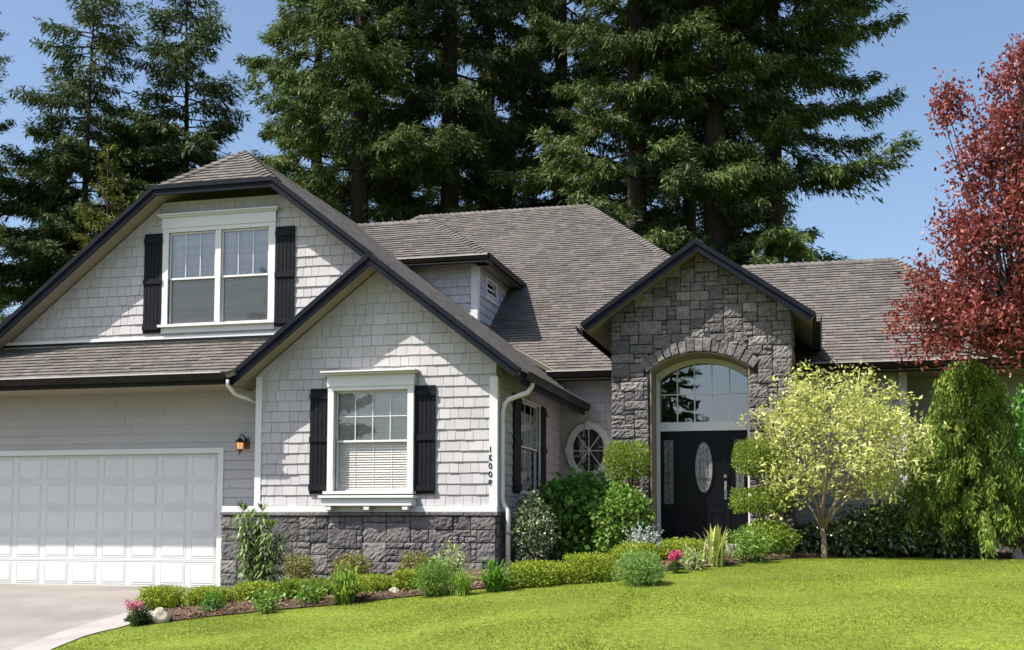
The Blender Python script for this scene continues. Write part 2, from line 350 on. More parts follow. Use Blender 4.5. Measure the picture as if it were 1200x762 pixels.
# ------------------------------------------------------------------ ground, driveway, planting bed, lawn
xs = np.concatenate([np.linspace(-260, -30, 12), np.linspace(-24, 16, 90), np.linspace(22, 260, 12)])
ys = np.concatenate([np.linspace(-200, -10, 8), np.linspace(-4, 34, 100), np.linspace(40, 420, 12)])
XX, YY = np.meshgrid(xs, ys); ZZ = gz(XX, YY)
nx, ny = len(xs), len(ys)
idx = np.arange(nx * ny).reshape(ny, nx)
GF = np.stack([idx[:-1, :-1], idx[:-1, 1:], idx[1:, 1:], idx[1:, :-1]], -1).reshape(-1, 4)
np_mesh('lawn', np.stack([XX, YY, ZZ], -1).reshape(-1, 3), GF, M_LAWN, kind='structure')

bed_px = [(150, 734), (200, 729), (250, 723), (330, 715), (400, 709), (480, 700), (560, 691), (630, 684), (700, 678), (760, 672), (810, 667), (860, 662), (905, 657), (940, 655), (1000, 653), (1050, 652.5), (1100, 652), (1150, 650), (1200, 648), (1260, 647)]
bed_w = [G(*p) for p in bed_px]
bx = np.array([p.x for p in bed_w]); by = np.array([p.y for p in bed_w])
edge_in = [G(*p) for p in [(-60, 800), (15, 761), (80, 738), (140, 721), (178, 706)]]      # inner line of the border
edge_out = [G(*p) for p in [(0, 800), (62, 761), (105, 744), (150, 734)]]
edge_in.append(Vector((-10.36, 19.3, 0))); edge_out.append(Vector((-10.16, 19.3, 0)))
def interp_line(L, Y):
    L = sorted(L, key=lambda p: p.y); return np.interp(Y, [p.y for p in L], [p.x for p in L])
def strip_sheet(name, m, Ys, xl, xr, nxs, dz, kind='structure', thick=0):
    V = []; F = []
    for j, Y in enumerate(Ys):
        for i in range(nxs + 1):
            x = xl(Y) + (xr(Y) - xl(Y)) * i / nxs; V.append((x, Y, float(gz(x, Y)) + dz))
    for j in range(len(Ys) - 1):
        for i in range(nxs):
            a = j * (nxs + 1) + i; F.append((a, a + 1, a + nxs + 2, a + nxs + 1))
    return np_mesh(name, V, F, m, kind=kind)
DY = list(np.linspace(-3, 19.45, 70))
strip_sheet('driveway', M_CONC, DY, lambda Y: -18.5, lambda Y: interp_line(edge_in, Y), 24, .008)
strip_sheet('driveway_border', M_CONCE, DY, lambda Y: interp_line(edge_in, Y) + .012, lambda Y: interp_line(edge_out, Y), 3, .012)
xr_ = np.array([-90.0, -60, -30, -10, 0, 10, 30, 60, 90])
def band_sheet(name, m, y0, y1, dz):
    V = []; F = []; yy = np.linspace(y0, y1, 8)
    for y in yy:
        for x in xr_: V.append((x, y, float(gz(-10.3 if x < -10.3 else min(x, 9), y)) + dz))
    n_ = len(xr_)
    for j in range(len(yy) - 1):
        for i in range(n_ - 1): F.append((j * n_ + i, j * n_ + i + 1, (j + 1) * n_ + i + 1, (j + 1) * n_ + i))
    return np_mesh(name, V, F, m, kind='structure')
M_ROAD = mat('grey asphalt', (0.055, 0.053, 0.05), rough=.95, ns=1.2, nv=.15, ns2=60, nv2=.25, bump=.3, bs=90, bd=.006)
band_sheet('road', M_ROAD, -13, 4.2, .05); band_sheet('pavement', M_CONCE, 4.3, 5.9, .17)
def bed_front(x): return np.interp(x, bx, by)
V = []; F = []; bxs = np.linspace(bx[0], 9, 150); nb = 18
for i, x in enumerate(bxs):
    y0 = float(bed_front(x)); y1 = max(24.6, y0 + 1)
    for j in range(nb + 1):
        t = j / nb; y = y0 + (y1 - y0) * t ** 1.5
        V.append((x, y, float(gz(x, y)) + .02 + .05 * min(1, (y - y0) / .35) + .012 * math.sin(x * 9 + y * 7) * (j > 0)))
for i in range(len(bxs) - 1):
    for j in range(nb):
        a = i * (nb + 1) + j; F.append((a, a + nb + 1, a + nb + 2, a + 1))
np_mesh('planting_bed', V, F, M_SOIL, kind='structure')
# bark chips
n = 15000; x = rng.uniform(bx[0], 4, n); y = bed_front(x) + np.abs(rng.normal(0, 1.0, n)) + .01
C = np.stack([x, y, gz(x, y) + .055 + rng.uniform(0, .02, n)], 1)
A = rdir(n) * [1, 1, .35]; Nn = rdir(n) * .6 + [0, 0, 1]
V, F = leaves(C, A, unit(Nn), rng.uniform(.03, .10, n), rng.uniform(.012, .03, n), .5)
np_mesh('bark_mulch', V, F, M_CHIP, kind='stuff')
# lawn blades
def in_lawn(x, y):
    ex = interp_line(edge_out, y); bf = np.where((x > bx[0]), bed_front(x), np.inf)
    wig = .035 * np.sin(x * 13 + np.sin(x * 5.3) * 2) + .03 * np.sin(x * 31 + 1.3)
    return (x > ex + .02 + .03 * np.sin(y * 17)) & (y < bf + .04 + wig)
n = 1150000; Yr = 8.5 + (21.5 - 8.5) * rng.random(n) ** .8; Xr = (-14 + 27 * rng.random(n))
sx = Xr * CR.x + Yr * CR.y; sz = Xr * CF.x + Yr * CF.y
ok = (np.abs(sx / sz) < .66) & in_lawn(Xr, Yr); Xr, Yr = Xr[ok], Yr[ok]; n = len(Xr)
hgt = rng.uniform(.010, .021, n) * (1 + .25 * np.sin(Xr * 2.1 + np.sin(Yr * 1.7) * 2)); a = rng.uniform(0, 2 * np.pi, n); wv = rng.uniform(.003, .006, n)
lean = rng.normal(0, .75, (n, 2))
Bc = np.stack([Xr, Yr, gz(Xr, Yr) - .004], 1); sdv = np.stack([np.cos(a), np.sin(a), np.zeros(n)], 1) * wv[:, None]
tip = Bc + np.stack([lean[:, 0] * hgt, lean[:, 1] * hgt, hgt], 1)
V = np.stack([Bc - sdv, Bc + sdv, tip], 1).reshape(-1, 3)
np_mesh('grass', V, np.arange(3 * n).reshape(n, 3), M_BLADE, kind='stuff')

# ------------------------------------------------------------------ HOUSE
house = tag(empty('house', (-7, 20, 0)), 'grey shingled suburban house with steep dark trimmed gables, white garage door and stone entry arch', 'house')
HO = Vector((-7, 20, 0))
def HB(): return MB(HO)
X3 = Vector((1, 0, 0)); Y3 = Vector((0, 1, 0)); Z3 = Vector((0, 0, 1))
Y2, Y1 = 19.0, 19.45            # front gable wall / garage and upper gable wall
PA = 0.78                        # pitch of the big gables
RX, RZ = -10.5, 8.20             # upper gable ridge
AX = -7.28; AZ = RZ - PA * (AX - RX)
YM, ZM, PM = 23.45, 4.27, 0.72   # main roof eave line
YO = 23.9                        # wall behind the bay, with oval window
def bigz(x): return RZ - PA * (x - RX)
def mainz(y): return ZM + PM * (y - YM)

def wall(name, fr, poly, holes=(), mode='shingle', t=.15, m=None, skip=0):
    b = HB(); panels(b, fr, poly, holes, t)
    if mode == 'shingle': tabs(b, fr, poly, .182, .13, .27, .022, .006, gap=.006, jit=.004, holes=holes)
    elif mode == 'lap': tabs(b, fr, poly, .165, 2.6, 3.9, .020, .004, gap=.004, holes=holes)
    return b.obj(name, m or (M_SIDING if mode == 'shingle' else M_LAP), house)

# --- upper gable wall
fr1 = Frame((0, Y1, 0), X3, Z3)      # N = X x Z = -Y (towards the camera)
W1 = (-11.58, 4.80, -9.57, 6.52)
P1 = [(-15.24, 4.30), (-7.4, 4.30), (-7.4, bigz(-7.4) - .17), (-9.30, bigz(-9.30) - .17), (-11.70, bigz(-9.30) - .17), (-15.25, RZ - PA * (RX + 15.25) - .17)]
P1c = P1
wall('wall', fr1, P1c, [W1])
# --- garage wall
frg = fr1
GD = (-15.35, 0.0, -10.50, 2.44)
wall('wall', frg, [(-18.2, 0), (-9.4, 0), (-9.4, 4.3), (-18.2, 4.3)], [GD], 'lap')
# --- front gable wall
fr2 = Frame((0, Y2, 0), X3, Z3)
W2 = (-8.05, 1.72, -6.72, 3.44)
def g2z(x): return AZ - PA * abs(x - AX)
P2 = [(-9.53, 1.30), (-5.2, 1.30), (-5.2, g2z(-5.2) - .16), (AX, AZ - .16), (-9.53, g2z(-9.53) - .16)]
wall('wall', fr2, P2, [W2])
# --- side wall of the front gable (faces +X)
frs = Frame((-5.2, 0, 0), Y3, Z3)    # N = Y x Z = +X
sy = [onX(608, 466, -5.2), onX(630, 477, -5.2)]
WS = (sy[0].y, 1.75, sy[1].y, sy[0].z - .03)
wall('wall', frs, [(Y2 + .16, 0.2), (YO, 0.2), (YO, 3.95), (Y2 + .16, 3.95)], [WS])
# --- wall with the oval window
fro = Frame((0, YO, 0), X3, Z3)
OC = onY(690, 528, YO); ORX, ORZ = .33, .44
wall('wall', fro, [(-5.2, 0.2), (-3.3, 0.2), (-3.3, 4.12), (-5.2, 4.12)], [(OC.x - .2, OC.z - .3, OC.x + .2, OC.z + .3)])
# --- right wing wall, behind the small tree
wall('wall', fro, [(-.7, 0.3), (1.57, 0.3), (1.57, 4.12), (-.7, 4.12)])
frr = Frame((0, 24.9, 0), X3, Z3); wall('wall', frr, [(1.4, 0.3), (4.4, 0.3), (4.4, 4.12), (1.4, 4.12)])
for q0, q1 in (((1.42, YO + .16, .3), (1.57, 24.9, 4.12)), ((4.25, 25.06, .3), (4.4, 30, 4.12)), ((-18.2, 19.62, 0), (-18.05, 30, 4.2))):
    b = HB(); b.box(q0, q1); b.obj('wall', M_LAP, house)
# --- dormer walls
XD, YD = onY(555, 340, 24.3).x + .09, 24.3
frd = Frame((0, YD, 0), X3, Z3); wall('dormer_wall', frd, [(-9.9, 5.2), (XD, 5.2), (XD, 6.95), (-9.9, 6.95)])
frds = Frame((XD, 0, 0), Y3, Z3)
DWc = [onX(567.5, 318, XD), onX(580, 357, XD)]
DW = (DWc[0].y + .10, DWc[1].z + .12, DWc[1].y - .02, DWc[0].z - .16)
wall('dormer_wall', frds, [(YD + .16, 5.2), (27.2, 5.2), (27.2, 6.95), (YD + .16, 6.95)], [DW])

# --- roofs: slab + individual shingle tabs
def roof(pts, U, name='roof', soffit=True, tabw=(.11, .28), thick=.10):
    pts = [Vector(p) for p in pts]; U = Vector(U).normalized()
    nrm = (pts[1] - pts[0]).cross(pts[2] - pts[0]).normalized()
    if nrm.z < 0: nrm = -nrm
    V_ = nrm.cross(U).normalized()
    fr = Frame(pts[0], U, V_)
    poly = [fr.uv(p) for p in pts]
    if area2(poly) < 0: poly = poly[::-1]
    b = HB(); b.prism([fr.p(u, v, 0) for u, v in poly], [fr.p(u, v, -.03) for u, v in poly])
    tabs(b, fr, poly, .128, tabw[0], tabw[1], .021, .003, gap=.005, jit=.006)
    o = b.obj(name, M_ROOF, house)
    if soffit:
        b = HB(); b.prism([fr.p(u, v, -.034) for u, v in poly], [fr.p(u, v, -thick) for u, v in poly]); b.obj('soffit', M_SOFFIT, house)
    return o
def caps(lines, name='ridge_cap'):
    for A, B, NL, NR in lines:
        b = HB(); A, B = Vector(A), Vector(B); d = (B - A).normalized(); L = (B - A).length; NL, NR = Vector(NL).normalized(), Vector(NR).normalized()
        sl = d.cross(NL).normalized(); srr = d.cross(NR).normalized()
        if sl.z > 0: sl = -sl
        if srr.z > 0: srr = -srr
        k = 0.0
        nup = (NL + NR).normalized()
        while k < L:
            a0 = A + d * k + nup * .050; a1 = A + d * min(L, k + .19) + nup * .018
            q0 = [a0 + sl * .15 , a0, a0 + srr * .15]; q1 = [a1 + sl * .15, a1, a1 + srr * .15]
            dn = -nup * .022
            vs_ = q0 + q1 + [p + dn for p in q0] + [p + dn for p in q1]
            b.add(vs_, [(0, 1, 4, 3), (1, 2, 5, 4), (6, 9, 10, 7), (7, 10, 11, 8), (0, 6, 7, 1), (1, 7, 8, 2), (3, 4, 10, 9), (4, 5, 11, 10), (0, 3, 9, 6), (2, 8, 11, 5)])
            k += .15
        b.obj(name, M_ROOF, house)
YR1 = 19.05; YR2 = 18.55                    # rake planes
HX0, HX1 = -11.70, -9.30; HZ = bigz(HX1)    # jerkinhead eave corners
HP = (RX, 20.2, RZ)
XE = -4.66; ZE = bigz(XE)
LX = -15.75; LZ = RZ - PA * (RX - LX)
# upper gable left slope, right (big) slope, clipped front
roof([(LX, YR1, LZ), (LX, 29, LZ), (RX, 29, RZ), HP, (HX0, YR1, HZ)], Y3)
roof([(HX1, YR1, HZ), HP, (RX, 29, RZ), (AX, 26.2, AZ), (AX, YR1, AZ)], -Y3)
roof([(AX, YR2, AZ), (AX, 26.2, AZ), (XE, YO - .02, ZE), (XE, YR2, ZE)], -Y3)
roof([(HX0, YR1, HZ), (HX1, YR1, HZ), HP], X3)
# front gable left slope
LX2 = 2 * AX - XE - .02; 
roof([(LX2, YR2, g2z(LX2)), (AX, YR2, AZ - .004), (AX, Y1 + .05, AZ - .004), (LX2, Y1 - .02, g2z(LX2))], Y3)
# pent roof over the garage, lengthened left out of view to shade the door
PY0, PZ0, PY1, PZ1 = 18.35, 3.74, Y1, 4.46
pz = lambda y: PZ0 + (PZ1 - PZ0) * (y - PY0) / (PY1 - PY0)
gx = lambda z: AX - (AZ - z) / PA
roof([(-18.4, PY0, PZ0), (gx(PZ0), PY0, PZ0), (gx(PZ1), PY1, PZ1), (-18.4, PY1, PZ1)], X3)
# main roof
RYm = 31.1; RZm = mainz(RYm); MR = (-5.95, RYm, RZm); ML = (-10.75, RYm, RZm)
CE = (0.30, YM, ZM)
wy = 27.33; wz = mainz(wy)
k = (wz - ZM) / (RZm - ZM); HXw = CE[0] + (MR[0] - CE[0]) * k
roof([(-5.2, YM, ZM), (CE[0], YM, ZM), MR, ML, (-12.2, 29.2, mainz(29.2)), (-9.0, 26.6, mainz(26.6))], X3)
roof([(CE[0] - .05, YM, ZM), (4.70, YM, ZM), (1.60, wy, wz), (HXw - .05, wy, wz)], X3)
roof([(4.70, YM, ZM), (4.70, wy + 3.9, ZM), (1.60, wy, wz)], -Y3)
# rear slopes, so that the house is closed
b = HB(); b.add([MR, ML, (-16, 39, 4.2), (1, 39, 4.2)], [(0, 1, 2, 3)]); b.add([MR, (1, 39, 4.2), (CE[0], YM, ZM - .04)], [(0, 1, 2)]); b.add([ML, (-12.2, 29.2, mainz(29.2) - .05), (-17, 29, 4.2), (-16, 39, 4.2)], [(0, 1, 2, 3)]); b.add([(HXw, wy, wz - .02), (1.6, wy, wz - .02), (4.7, 31.2, 4.2), (-2, 31.2, 4.2)], [(0, 1, 2, 3)]); b.obj('roof', M_ROOF, house)
# dormer roof: front slope and right slope
DX, DY_, DZ = -6.73, 23.9, 6.86; DD = 1.8; DT = DZ + PM * DD
roof([(-11.2, DY_, DZ), (DX, DY_, DZ), (DX - DD, DY_ + DD, DT), (-11.2, DY_ + DD, DT)], X3)
ye = YM + (DZ - ZM) / PM; yt = YM + (DT - ZM) / PM
roof([(DX, DY_, DZ), (DX, ye, DZ), (DX - DD, yt, DT), (DX - DD, DY_ + DD, DT)], -Y3)
# entry gable roof
EX, EZ, EP = -2.04, 6.05, 0.69; EY = 20.4; EL, ER = -4.06, -0.06
ez = lambda x: EZ - EP * abs(x - EX)
ym = lambda z: YM + (z - ZM) / PM
roof([(EL, EY, ez(EL)), (EX, EY, EZ), (EX, ym(EZ), EZ), (EL, ym(ez(EL)), ez(EL))], Y3)
roof([(ER, EY, ez(ER)), (EX, EY, EZ), (EX, ym(EZ), EZ), (ER, ym(ez(ER)), ez(ER))], -Y3)
nF = Vector((0, -PM, 1)); nRt = Vector((PA, 0, 1)); nLf = Vector((-PA, 0, 1)); nH = Vector((0, -(RZ - HZ), 1.15))
caps([((HX0, YR1, HZ), HP, nLf, nH), ((HX1, YR1, HZ), HP, nH, nRt), (HP, (RX, 29, RZ), nLf, nRt),
      (ML, MR, (0, PM, 1), nF), (CE, MR, nF, (.88, 0, 1)), ((HXw, wy, wz), (1.6, wy, wz), (0, PM, 1), nF), ((4.7, YM, ZM), (1.6, wy, wz), nF, (.9, 0, 1)),
      ((-11, DY_ + DD, DT), (DX - DD, DY_ + DD, DT), nF, (0, PM, 1)), ((DX, DY_, DZ), (DX - DD, DY_ + DD, DT), nF, (PM, 0, 1)),
      ((EX, EY, EZ), (EX, ym(EZ), EZ), (-EP, 0, 1), (EP, 0, 1)), ((-12.2, 29.2, mainz(29.2)), ML, nF, (-.88, 0, 1))])

# --- rake boards and fascia
def rake(lines, h=.19, name='fascia'):
    b = HB()
    for i_, (A, B, yf) in enumerate(lines):
        off = Vector((0, -.004 * i_, 0)); A, B = Vector(A) + off, Vector(B) + off
        b.bar(A + Z3 * .028, B + Z3 * .028, Z3, h, .045, side=(0, -1, 0))
        b.bar(A + Z3 * .030 - Y3 * .045, B + Z3 * .030 - Y3 * .045, Z3, .075, .03, side=(0, -1, 0))
    return b.obj(name, M_NAVY, house)
rake([((LX, YR1, LZ), (HX0, YR1, HZ), 0), ((HX0 - .0, YR1, HZ), (HX1, YR1, HZ), 0), ((HX1, YR1, HZ), (AX + .3, YR1, bigz(AX + .3)), 0)], .175)
rake([((LX2, YR2, g2z(LX2)), (AX, YR2, AZ), 0), ((AX, YR2, AZ), (XE, YR2, ZE), 0)], .175)
rake([((EL, EY, ez(EL)), (EX, EY, EZ), 0), ((EX, EY, EZ), (ER, EY, ez(ER)), 0)], .175)
def gutter(A, B, out, drip=True, h=.13, d=.12):
    """box gutter from A to B, hanging below the roof edge, on side 'out'"""
    A, B, out = Vector(A), Vector(B), Vector(out).normalized(); D = B - A
    prof = [(0.0, -.005), (0.0, -h), (d * .72, -h), (d, -.03), (d, .0), (d - .012, .0), (d - .014, -.03), (d * .66, -h + .012), (.012, -h + .012), (.012, -.005)]
    b = HB(); fr_ = [A + out * x + Z3 * z for x, z in prof]
    n = len(prof); v0 = fr_; v1 = [p + D for p in fr_]
    b.add(v0 + v1, [(i, (i + 1) % n, (i + 1) % n + n, i + n) for i in range(n)] + [(0, 1, 2, 3, 4, 5, 6, 7, 8, 9), (19, 18, 17, 16, 15, 14, 13, 12, 11, 10)])
    b.bar(A - out * .03 - Z3 * .01, B - out * .03 - Z3 * .01, Z3, h + .06, .028, side=out)
    g = b.obj('gutter', M_GUT, house)
    if drip:
        b = HB(); b.bar(A + out * (d + .001) + Z3 * .006, B + out * (d + .001) + Z3 * .006, Z3, .022, .006, side=out); b.obj('lip', M_DRIP, g)
        g.children[0].location = (0, 0, 0)
    return g
gutter((-18.4, PY0, PZ0 - .0), (gx(PZ0) - .06, PY0, PZ0), (0, -1, 0))
gutter((XE, YR2 + .02, ZE + .0), (XE, YO - .02, ZE), (1, 0, 0), h=.15)
gutter((-5.35, YM, ZM), (-3.62, YM, ZM), (0, -1, 0))
gutter((-.45, YM, ZM), (4.7, YM, ZM), (0, -1, 0))
gutter((-9.9, DY_, DZ), (DX, DY_, DZ), (0, -1, 0), h=.10, d=.08)
gutter((DX, DY_ - .05, DZ), (DX, ye - .05, DZ), (1, 0, 0), drip=False, h=.12, d=.06)
gutter((EL, EY + .05, ez(EL)), (EL, ym(ez(EL)) - .1, ez(EL)), (-1, 0, 0), drip=False, h=.10, d=.10)
gutter((ER, EY + .05, ez(ER)), (ER, ym(ez(ER)) - .1, ez(ER)), (1, 0, 0), drip=False, h=.12, d=.10)
# flat soffits under the eaves
for q0, q1 in (((-18.4, PY0 + .02, PZ0 - .20), (-9.85, Y1, PZ0 - .18)), ((-5.2, YM, ZM - .17), (-3.5, YO, ZM - .15)), ((-.5, YM, ZM - .17), (4.6, 24.9, ZM - .15)), ((-9.9, DY_, DZ - .14), (DX, YD, DZ - .12)), ((XD, DY_ + .1, DZ - .14), (DX - .01, ye - .25, DZ - .12))):
    b = HB(); b.box(q0, q1); b.obj('soffit', M_SOFFIT, house)
# flashing at the foot of the upper gable wall
b = HB(); b.box((-15.6, Y1 - .05, 4.50), (-8.75, Y1, 4.54)); b.obj('flashing', M_NAVY, house)
b = HB(); b.box((-15.6, Y1 - .035, 4.545), (-8.85, Y1, 4.60)); b.obj('trim_board', M_TRIM, house)
# corner boards, band, ledge
b = HB(); b.box((-9.55, Y2 - .032, 1.47), (-9.43, Y2 + .1, g2z(-9.5) - .22)); b.obj('corner_trim', M_TRIM, house, bevel=.004)
b = HB(); b.box((-5.31, Y2 - .034, 1.47), (-5.17, Y2, 3.62)); b.box((-5.198, Y2, 1.47), (-5.168, Y2 + .11, 3.6)); b.obj('corner_trim', M_TRIM, house, bevel=.004)
b = HB(); b.box((1.45, YO - .032, 1.25), (1.60, YO + .12, 4.1)); b.obj('corner_trim', M_TRIM, house, bevel=.004)
b = HB(); b.box((XD - .14, YD - .032, 5.3), (XD + .012, YD, 6.74)); b.box((XD, YD + .001, 5.3), (XD + .03, YD + .10, 6.74)); b.obj('corner_trim', M_TRIM, house, bevel=.004)
b = HB(); b.box((-10.14, Y2 - .075, 1.37), (-5.16, Y1, 1.475)); b.obj('band_board', M_TRIM, house, bevel=.006)

# --- stone veneer
def stones(mb, fr, poly, blocked=None, cell=.105, joint=.013, depth=.038, rough=.022, seed=1, biggest=5):
    R_ = random.Random(seed); u0, u1 = min(p[0] for p in poly), max(p[0] for p in poly); v0, v1 = min(p[1] for p in poly), max(p[1] for p in poly)
    nu, nv = max(1, round((u1 - u0) / cell)), max(1, round((v1 - v0) / cell)); cu, cv = (u1 - u0) / nu, (v1 - v0) / nv
    occ = [[False] * nu for _ in range(nv)]
    if blocked:
        for j in range(nv):
            for i in range(nu):
                if blocked(u0 + (i + .5) * cu, v0 + (j + .5) * cv): occ[j][i] = True
    for j in range(nv):
        for i in range(nu):
            if occ[j][i]: continue
            w_, h_ = R_.choice([(2, 1), (3, 2), (4, 2), (3, 1), (4, 2), (2, 1), (5, 3), (1, 1), (2, 2), (5, 2), (4, 3), (3, 3), (3, 2)])
            w_ = min(w_, biggest)
            ww = 0
            while ww < w_ and i + ww < nu and not occ[j][i + ww]: ww += 1
            if ww < w_: h_ = min(h_, max(1, ww - 1))
            hh = 1
            while hh < h_ and j + hh < nv and all(not occ[j + hh][i + q] for q in range(ww)): hh += 1
            for a in range(hh):
                for c in range(ww): occ[j + a][i + c] = True
            a, bb, c, d = u0 + i * cu + joint / 2, v0 + j * cv + joint / 2, u0 + (i + ww) * cu - joint / 2, v0 + (j + hh) * cv - joint / 2
            c4 = [(a, bb), (c, bb), (c, d), (a, d)]
            P = clip_convex(c4, poly)
            if len(P) < 3: continue
            dp = depth + R_.uniform(-.3, .5) * depth
            if len(P) == 4 and abs(abs(area2(P)) - (c - a) * (d - bb)) < 1e-6:
                n1, n2 = ww * 2 + 1, hh * 2 + 1; vs_ = []; fs = []
                tu, tv = R_.uniform(-.5, .5) * rough, R_.uniform(-.5, .5) * rough
                jj = lambda: R_.uniform(-.004, .004)
                for y in range(n2 + 1):
                    for x_ in range(n1 + 1):
                        ed = x_ in (0, n1) or y in (0, n2)
                        s_, t_ = x_ / n1, y / n2
                        vs_.append(fr.p(a + (c - a) * s_ + jj(), bb + (d - bb) * t_ + jj(), dp + tu * (s_ - .5) + tv * (t_ - .5) + (-.006 + R_.uniform(-.3, .2) * rough if ed else R_.uniform(-.35, .5) * rough)))
                for y in range(n2):
                    for x_ in range(n1):
                        k_ = y * (n1 + 1) + x_; fs.append((k_, k_ + 1, k_ + n1 + 2, k_ + n1 + 1))
                base = len(vs_)
                bd = [x_ for x_ in range(n1 + 1)] + [y * (n1 + 1) + n1 for y in range(1, n2 + 1)] + [n2 * (n1 + 1) + x_ for x_ in range(n1 - 1, -1, -1)] + [y * (n1 + 1) for y in range(n2 - 1, 0, -1)]
                for q in bd: vs_.append(vs_[q] - fr.N * (dp + .02))
                m_ = len(bd)
                for q in range(m_): fs.append((bd[q], base + q, base + (q + 1) % m_, bd[(q + 1) % m_]))
                mb.add(vs_, fs)
            else:
                mb.prism([fr.p(u, v, dp + R_.uniform(-.4, .4) * rough) for u, v in P], [fr.p(u, v, -.01) for u, v in P])
# base under the front gable
frb = Frame((0, Y2 - .06, 0), X3, Z3)
b = HB(); b.box((-10.12, Y2 - .058, -.3), (-5.2, Y1 - .01, 1.33)); sb_ = b.obj('stone_base', M_MORTAR, house)
b = HB(); stones(b, frb, [(-10.14, 0.0), (-5.18, 0.0), (-5.18, 1.30), (-10.14, 1.30)], seed=4); so = b.obj('stone_facing', M_STONEB, sb_)
b = HB(); stones(b, Frame((-5.2, 0, 0), Y3, Z3), [(Y2 - .06, 0.2), (Y2 + 1.2, 0.2), (Y2 + 1.2, 1.3), (Y2 - .06, 1.3)], seed=9); b.obj('stone_facing', M_STONEB, sb_)
b = HB()
x0 = -10.16
while x0 < -5.15:
    x1 = min(-5.13, x0 + random.uniform(.5, .9)); b.box((x0 + .004, Y2 - .12 - random.uniform(0, .015), 1.312 + random.uniform(-.008, .004)), (x1 - .004, Y1 - .02, 1.366)); x0 = x1
b.obj('stone_ledge', M_STONEB, house, bevel=.012)
# entry: stone gable with arched opening
YE = 20.8; fre = Frame((0, YE, 0), X3, Z3)
AL, AR = -2.90, -1.18; ac = (AL + AR) / 2; hw = (AR - AL) / 2; ZS, RISE = 3.90, .28
AR_ = (hw * hw + RISE * RISE) / (2 * RISE); AZc = ZS + RISE - AR_
SL, SR = -3.58, -0.46
def arch_z(x, r=None): r = r or AR_; return AZc + math.sqrt(max(0, r * r - (x - ac) ** 2))
RO = AR_ + .23
def blocked(u, v):
    if AL < u < AR and v < ZS: return True
    if math.hypot(u - ac, v - AZc) < RO - .03 and abs(u - ac) < hw + .12 and v > ZS - .12: return True
    return False
EPoly = [(SL, .3), (SR, .3), (SR, ez(SR) - .1), (EX, EZ - .14), (SL, ez(SL) - .1)]
b = HB()
# backing wall with arched opening, as vertical strips
nstrip = 24
for i in range(nstrip):
    xa, xb = AL + (AR - AL) * i / nstrip, AL + (AR - AL) * (i + 1) / nstrip
    b.prism([(xa, YE, arch_z(xa)), (xb, YE, arch_z(xb)), (xb, YE, ez(xb) - .12), (xa, YE, ez(xa) - .12)], [(xa, YE + .3, arch_z(xa)), (xb, YE + .3, arch_z(xb)), (xb, YE + .3, ez(xb) - .12), (xa, YE + .3, ez(xa) - .12)])
b.prism([(SL + .02, YE, 0), (AL, YE, 0), (AL, YE, ez(AL) - .12), (SL + .02, YE, ez(SL) - .12)], [(SL + .02, YE + .3, 0), (AL, YE + .3, 0), (AL, YE + .3, ez(AL) - .12), (SL + .02, YE + .3, ez(SL) - .12)])
b.prism([(AR, YE, 0), (SR - .02, YE, 0), (SR - .02, YE, ez(SR) - .12), (AR, YE, ez(AR) - .12)], [(AR, YE + .3, 0), (SR - .02, YE + .3, 0), (SR - .02, YE + .3, ez(SR) - .12), (AR, YE + .3, ez(AR) - .12)])
se = b.obj('stone_entry', M_MORTAR, house)
b = HB(); stones(b, fre, EPoly, blocked, cell=.082, seed=21)
stones(b, Frame((SR - .02, 0, 0), Y3, Z3), [(YE, .3), (YE + .6, .3), (YE + .6, ez(SR) - .25), (YE, ez(SR) - .25)], seed=5)
b.obj('stone_facing', M_STONE, se)
b = HB(); th0 = math.asin(hw / AR_); nvs = 15
for i in range(nvs):
    t0 = -th0 - .05 + (2 * th0 + .1) * i / nvs + .004; t1 = -th0 - .05 + (2 * th0 + .1) * (i + 1) / nvs - .004
    ro = RO + random.uniform(-.04, .03); dp = .042 + random.uniform(-.01, .015)
    q = [(AR_ + .003, t0), (AR_ + .003, t1), (ro, t1), (ro, t0)]
    jf = [(ac + r * math.sin(t) + random.uniform(-.006, .006), AZc + r * math.cos(t) + random.uniform(-.006, .006)) for r, t in q]
    cen = (sum(p[0] for p in jf) / 4, sum(p[1] for p in jf) / 4)
    f0 = [fre.p(u, v, dp - .014) for u, v in jf]; f1 = [fre.p(cen[0] + (u - cen[0]) * .82, cen[1] + (v - cen[1]) * .82, dp + random.uniform(-.010, .008)) for u, v in jf]; bk = [fre.p(u, v, -.01) for u, v in jf]
    b.add(f0 + f1 + bk, [(4, 5, 6, 7)] + [(i_, (i_ + 1) % 4, (i_ + 1) % 4 + 4, i_ + 4) for i_ in range(4)] + [(i_ + 8, (i_ + 1) % 4 + 8, (i_ + 1) % 4, i_) for i_ in range(4)])
b.obj('arch_stone', M_STONE, se)
b = HB(); b.box((SR - .06, YE + .62, .3), (SR - .02, YO, 4.5)); b.obj('wall', M_SIDING, house)
b = HB(); b.box((SL + .02, YE + .31, .3), (SL + .06, YO, 4.5)); b.obj('wall', M_SIDING, house)

